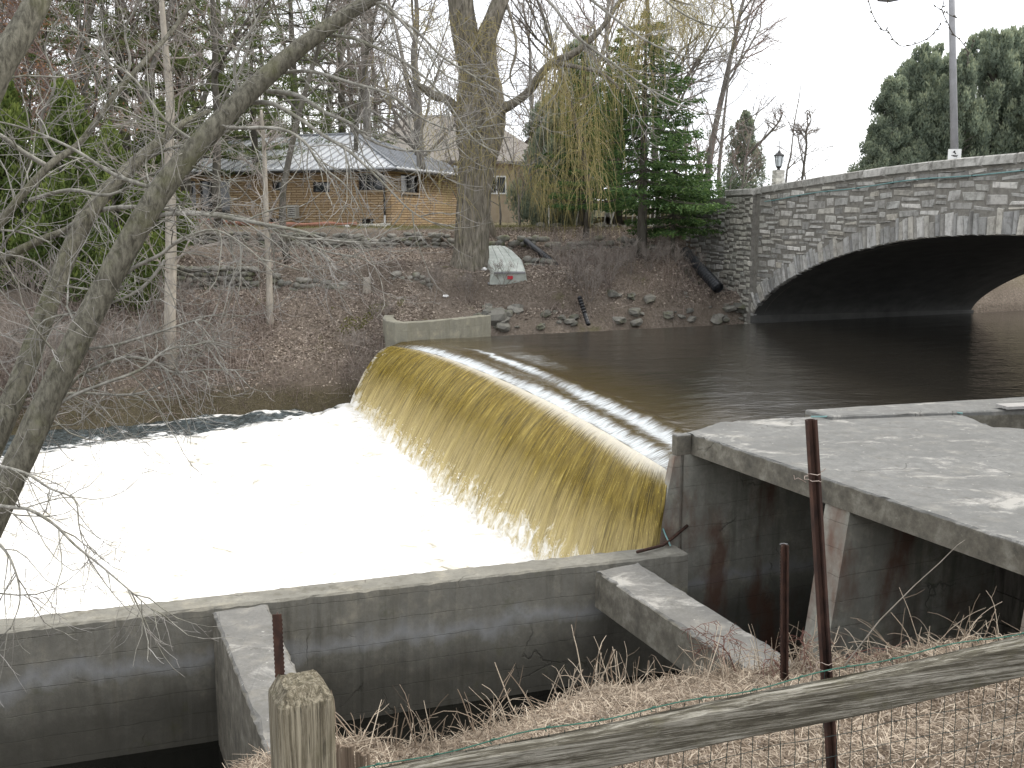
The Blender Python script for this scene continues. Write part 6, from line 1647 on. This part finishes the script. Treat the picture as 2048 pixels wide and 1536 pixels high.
# bent white-barked shoot and arching grass clump by the tall post
for px_, dx_, L_ in ((1205, .3, .42), (1248, -.25, .30), (1120, .5, .4)):
    p = at_near(px_, .1); stalk(p, (dx_, 0, .8), L_, .010, -.05, 1)
for i in range(26):
    p = at_near(R.uniform(1560, 1650), R.uniform(.15, .5)); a_ = R.uniform(-1, 1); stalk(p + Vector((0, 0, 0)), (a_ * .9, -.15, .9), R.uniform(.35, .75), .0042, R.uniform(.5, 1.1), 0)
obj_ = obj('dead_stalks', mb, M['straw']); tag(obj_, 'broken dead stalks standing along the brink of the near bank', 'stalks', kind='stuff')
# stub bundle near the post foot
mb = MB(); 
for i in range(14):
    p = aty(R.uniform(672, 742), 1560, 5.2); p.z = float(near_z(np.array([p.x]), np.array([p.y]))[0]) - .05; 
    tp = aty(675 + i * 4.6 + R.uniform(-2, 2), R.uniform(1482, 1512), 5.2); mb.tube([tuple(Vector((tp.x + R.uniform(-.02, .02), 5.2, tp.z - .32))), tuple(tp)], [.012, .010], 6)
    mb.A.setdefault('rnd', []).append((mb.n - 12, np.full(12, R.uniform(.2, .7))))
tag(obj('cut_stubs', mb, M['straw']), 'cluster of cut woody stubs at the brink right of the timber post', 'plant stubs', kind='stuff')
# reddish brambles before the sluices, the long bent wand
bm = MB(); T = Tree(55)
for px, back, L, dx in ((1480, .1, .55, -.9), (1500, .15, .6, -.7), (1600, .2, .55, .3), (1610, .3, .5, -.4), (1720, .2, .6, .9), (1740, .2, .5, .7), (1640, .3, .5, .5)):
    T.limb(at_near(px, back), (dx, -.1, .9), L * 1.25, .008, 2, 4, -.05, .30, (5, 7), (.4, 1.1), (.4, .7), droop=.35, rmin=.0030)
tag(obj('bramble', T.twig, simple('red_brown_bramble', (.085, .035, .028), (.17, .09, .07), 9, .8, 0)), 'tangled red-brown brambles arching before the dark sluice openings', 'bramble', kind='stuff')
mb = MB(); P = px3([(1690, 1330, 8.3), (1760, 1240, 8.2), (1830, 1170, 8.1), (1880, 1125, 8.0), (1915, 1090, 8.0), (1930, 1080, 8.0)]); mb.tube(P, [.007, .006, .005, .004, .0025, .0015], 5); tag(obj('dead_wand', mb, M['bark_pale']), 'long thin bent dead wand leaning up towards the deck edge', 'stalk')

# ================================================================== LITTER, BRUSH AND MOSS ON THE FAR BANK
def far_pts(n, x0, x1, d0, d1, ymax=41):
    X = NR.uniform(x0, x1, n); Y = foot(X) + d0 + (d1 - d0) * NR.random(n); k = Y < ymax; return X[k], Y[k], terrain(X[k], Y[k])
X, Y, Z = far_pts(66000, -14, 9.0, .25, 8.5); k = (fbm(X, Y, 81, 3, 1.1) + NR.normal(0, .6, len(X))) > -.5; X, Y, Z = X[k], Y[k], Z[k]
C = np.stack([X, Y, Z + .02], 1); nn = NR.normal(0, 1, (len(C), 3)) * np.array([1, 1, .35])
tag(obj('fallen_leaves', cards(0, C, .085, .6, nn), M['leaves']), 'fallen leaves strewn over the far bank', 'leaves', kind='stuff')
X, Y, Z = far_pts(9000, -14, 9, .3, 9); V, F, rn_ = strands(len(X), X, Y, Z, .28, .005, .6, .6, .03); mb = MB(); mb.add(V, F, rnd=rn_)
# upright brush, thickest by the shore right of the boat and in the left gloom
for n, x0, x1, d0, d1, Lm in ((3000, 1.0, 8.2, .1, 2.6, .45), (1400, 3.0, 6.0, -.1, 1.2, .6), (3000, -2.5, 8.0, 1.5, 6.5, .28), (4500, -14, -3.3, .05, .9, .30), (2500, -14, -3.3, .0, .5, .18), (5200, -14, -7.2, .0, 3.5, .75), (1800, -8, -3.6, .2, 5, .28), (1500, -14, -4, 3.0, 8, .35)):
    X, Y, Z = far_pts(n, x0, x1, d0, d1); k = (fbm(X, Y, 83, 3, 1.6) + NR.normal(0, .5, len(X))) > .0; X, Y, Z = X[k], Y[k], Z[k]
    n = len(X); V, F, rn_ = strands(n, X, Y, Z, Lm, .0046, .95, .8); mb.add(V, F, rnd=rn_)
tag(obj('brush', mb, M['brush']), 'thin leafless brush and dead stems over the far bank', 'brush', kind='stuff')
# shrubs with real branching on the shore
SH = []
for i in range(3):
    T = Tree(600 + i)
    for k in range(9): a_ = k * .7; T.limb((math.cos(a_) * .06, math.sin(a_) * .06, 0), (math.cos(a_) * .5, math.sin(a_) * .5, 1), 1.1, .010, 2, 4, .05, .18, (4, 7), (.35, .8), (.4, .7), rmin=.0035)
    SH.append(proto('bare_shrub', 'bare shrub', 'shrub', [('stems', T.twig, M['brush'] if False else M['twig_bg'], False)]))
sh_pos = [(1005, 33.6, .8, 'right of the stern of the boat'), (940, 33.4, .8, 'before the boat'), (1150, 34.0, 1.0, 'on the shore below the slim black pipe'), (1180, 33.6, 1.0, 'over the pipe stub at the water edge'), (1215, 34.2, 1.1, 'on the shore below the spruce'), (1260, 34.8, 1.1, 'between the shore rocks below the spruce'), (1300, 35.2, 1.0, 'below the young spruce'), (1120, 35.2, .9, 'beside the mossy stone heap'),
          (1340, 35.5, .9, 'left of the thick drain pipe'), (1380, 36.0, .9, 'under the wing wall'), (1190, 36, .8, 'at the foot of the willow curtain'), (860, 33.3, .6, 'left of the willow roots'), (760, 31.0, .6, 'above the dam wing wall'), (700, 29.8, .7, 'above the far end of the falls'),
          (390, 28.4, 1.1, 'leaning over the foam right of the pale trunk'), (300, 27.9, 1.4, 'hanging over the foam left of the pale trunk'), (240, 27.4, 1.4, 'hanging over the dark water under the cedar'), (170, 27.0, 1.5, 'hanging over the dark water left of the cedar'), (100, 26.6, 1.5, 'in the gloom behind the leaning trunks'), (40, 26.3, 1.5, 'at the left edge above the dark water'), (440, 28.6, .9, 'on the undercut bank'), (340, 30, 1.0, 'behind the pale trunk'), (60, 29, 1.4, 'up the bank at the left edge'), (-20, 26.5, 1.5, 'beyond the left edge')]
for i, (px, Y, sc, lab) in enumerate(sh_pos): place(SH[i % 3], USED, X_at(px, Y), Y, None, sc * (1 + .12 * math.sin(i * 7)), i * 1.3, 'bare twiggy shrub ' + lab, 'bare shrubs of the far bank')
# moss and yard turf
X, Y, Z = far_pts(9000, -8, -3.4, .6, 4); k = fbm(X, Y, 91, 3, 1.1) > .75; C = np.stack([X[k], Y[k], Z[k] + .02], 1)
tag(obj('moss', cards(0, C, .07, .6, NR.normal(0, 1, (len(C), 3)) + np.array([0, 0, 1.0])), M['moss']), 'yellow-green moss patches on the steep bank left of the falls', 'moss', kind='stuff')
n = 30000; X = NR.uniform(-12, 10, n); Y = NR.uniform(40.2, 44, n); k = Y < HC.y - 1 + .0 * X; X, Y = X[k], Y[k]; V, F, rn_ = strands(len(X), X, Y, terrain(X, Y), .08, .004, 1.0); mb = MB(); mb.add(V, F, rnd=rn_)
tag(obj('lawn_grass', mb, M['greengrass']), 'thin dormant grass on the lawn before the bungalow', 'grass', kind='stuff')
# ivy/evergreen tangle on the wing wall top
C = NR.normal(0, 1, (5000, 3)) * np.array([.55, .5, .42]) + np.array(tuple(W0 + wdv * 2.2 + Zv * 4.15)); C = C[(C[:, 2] > 3.1)]
tag(obj('evergreen_tuft', cards(0, C, .15, .3), M['spruce']), 'low evergreen boughs spilling over the top of the wing wall', 'evergreen', kind='stuff')
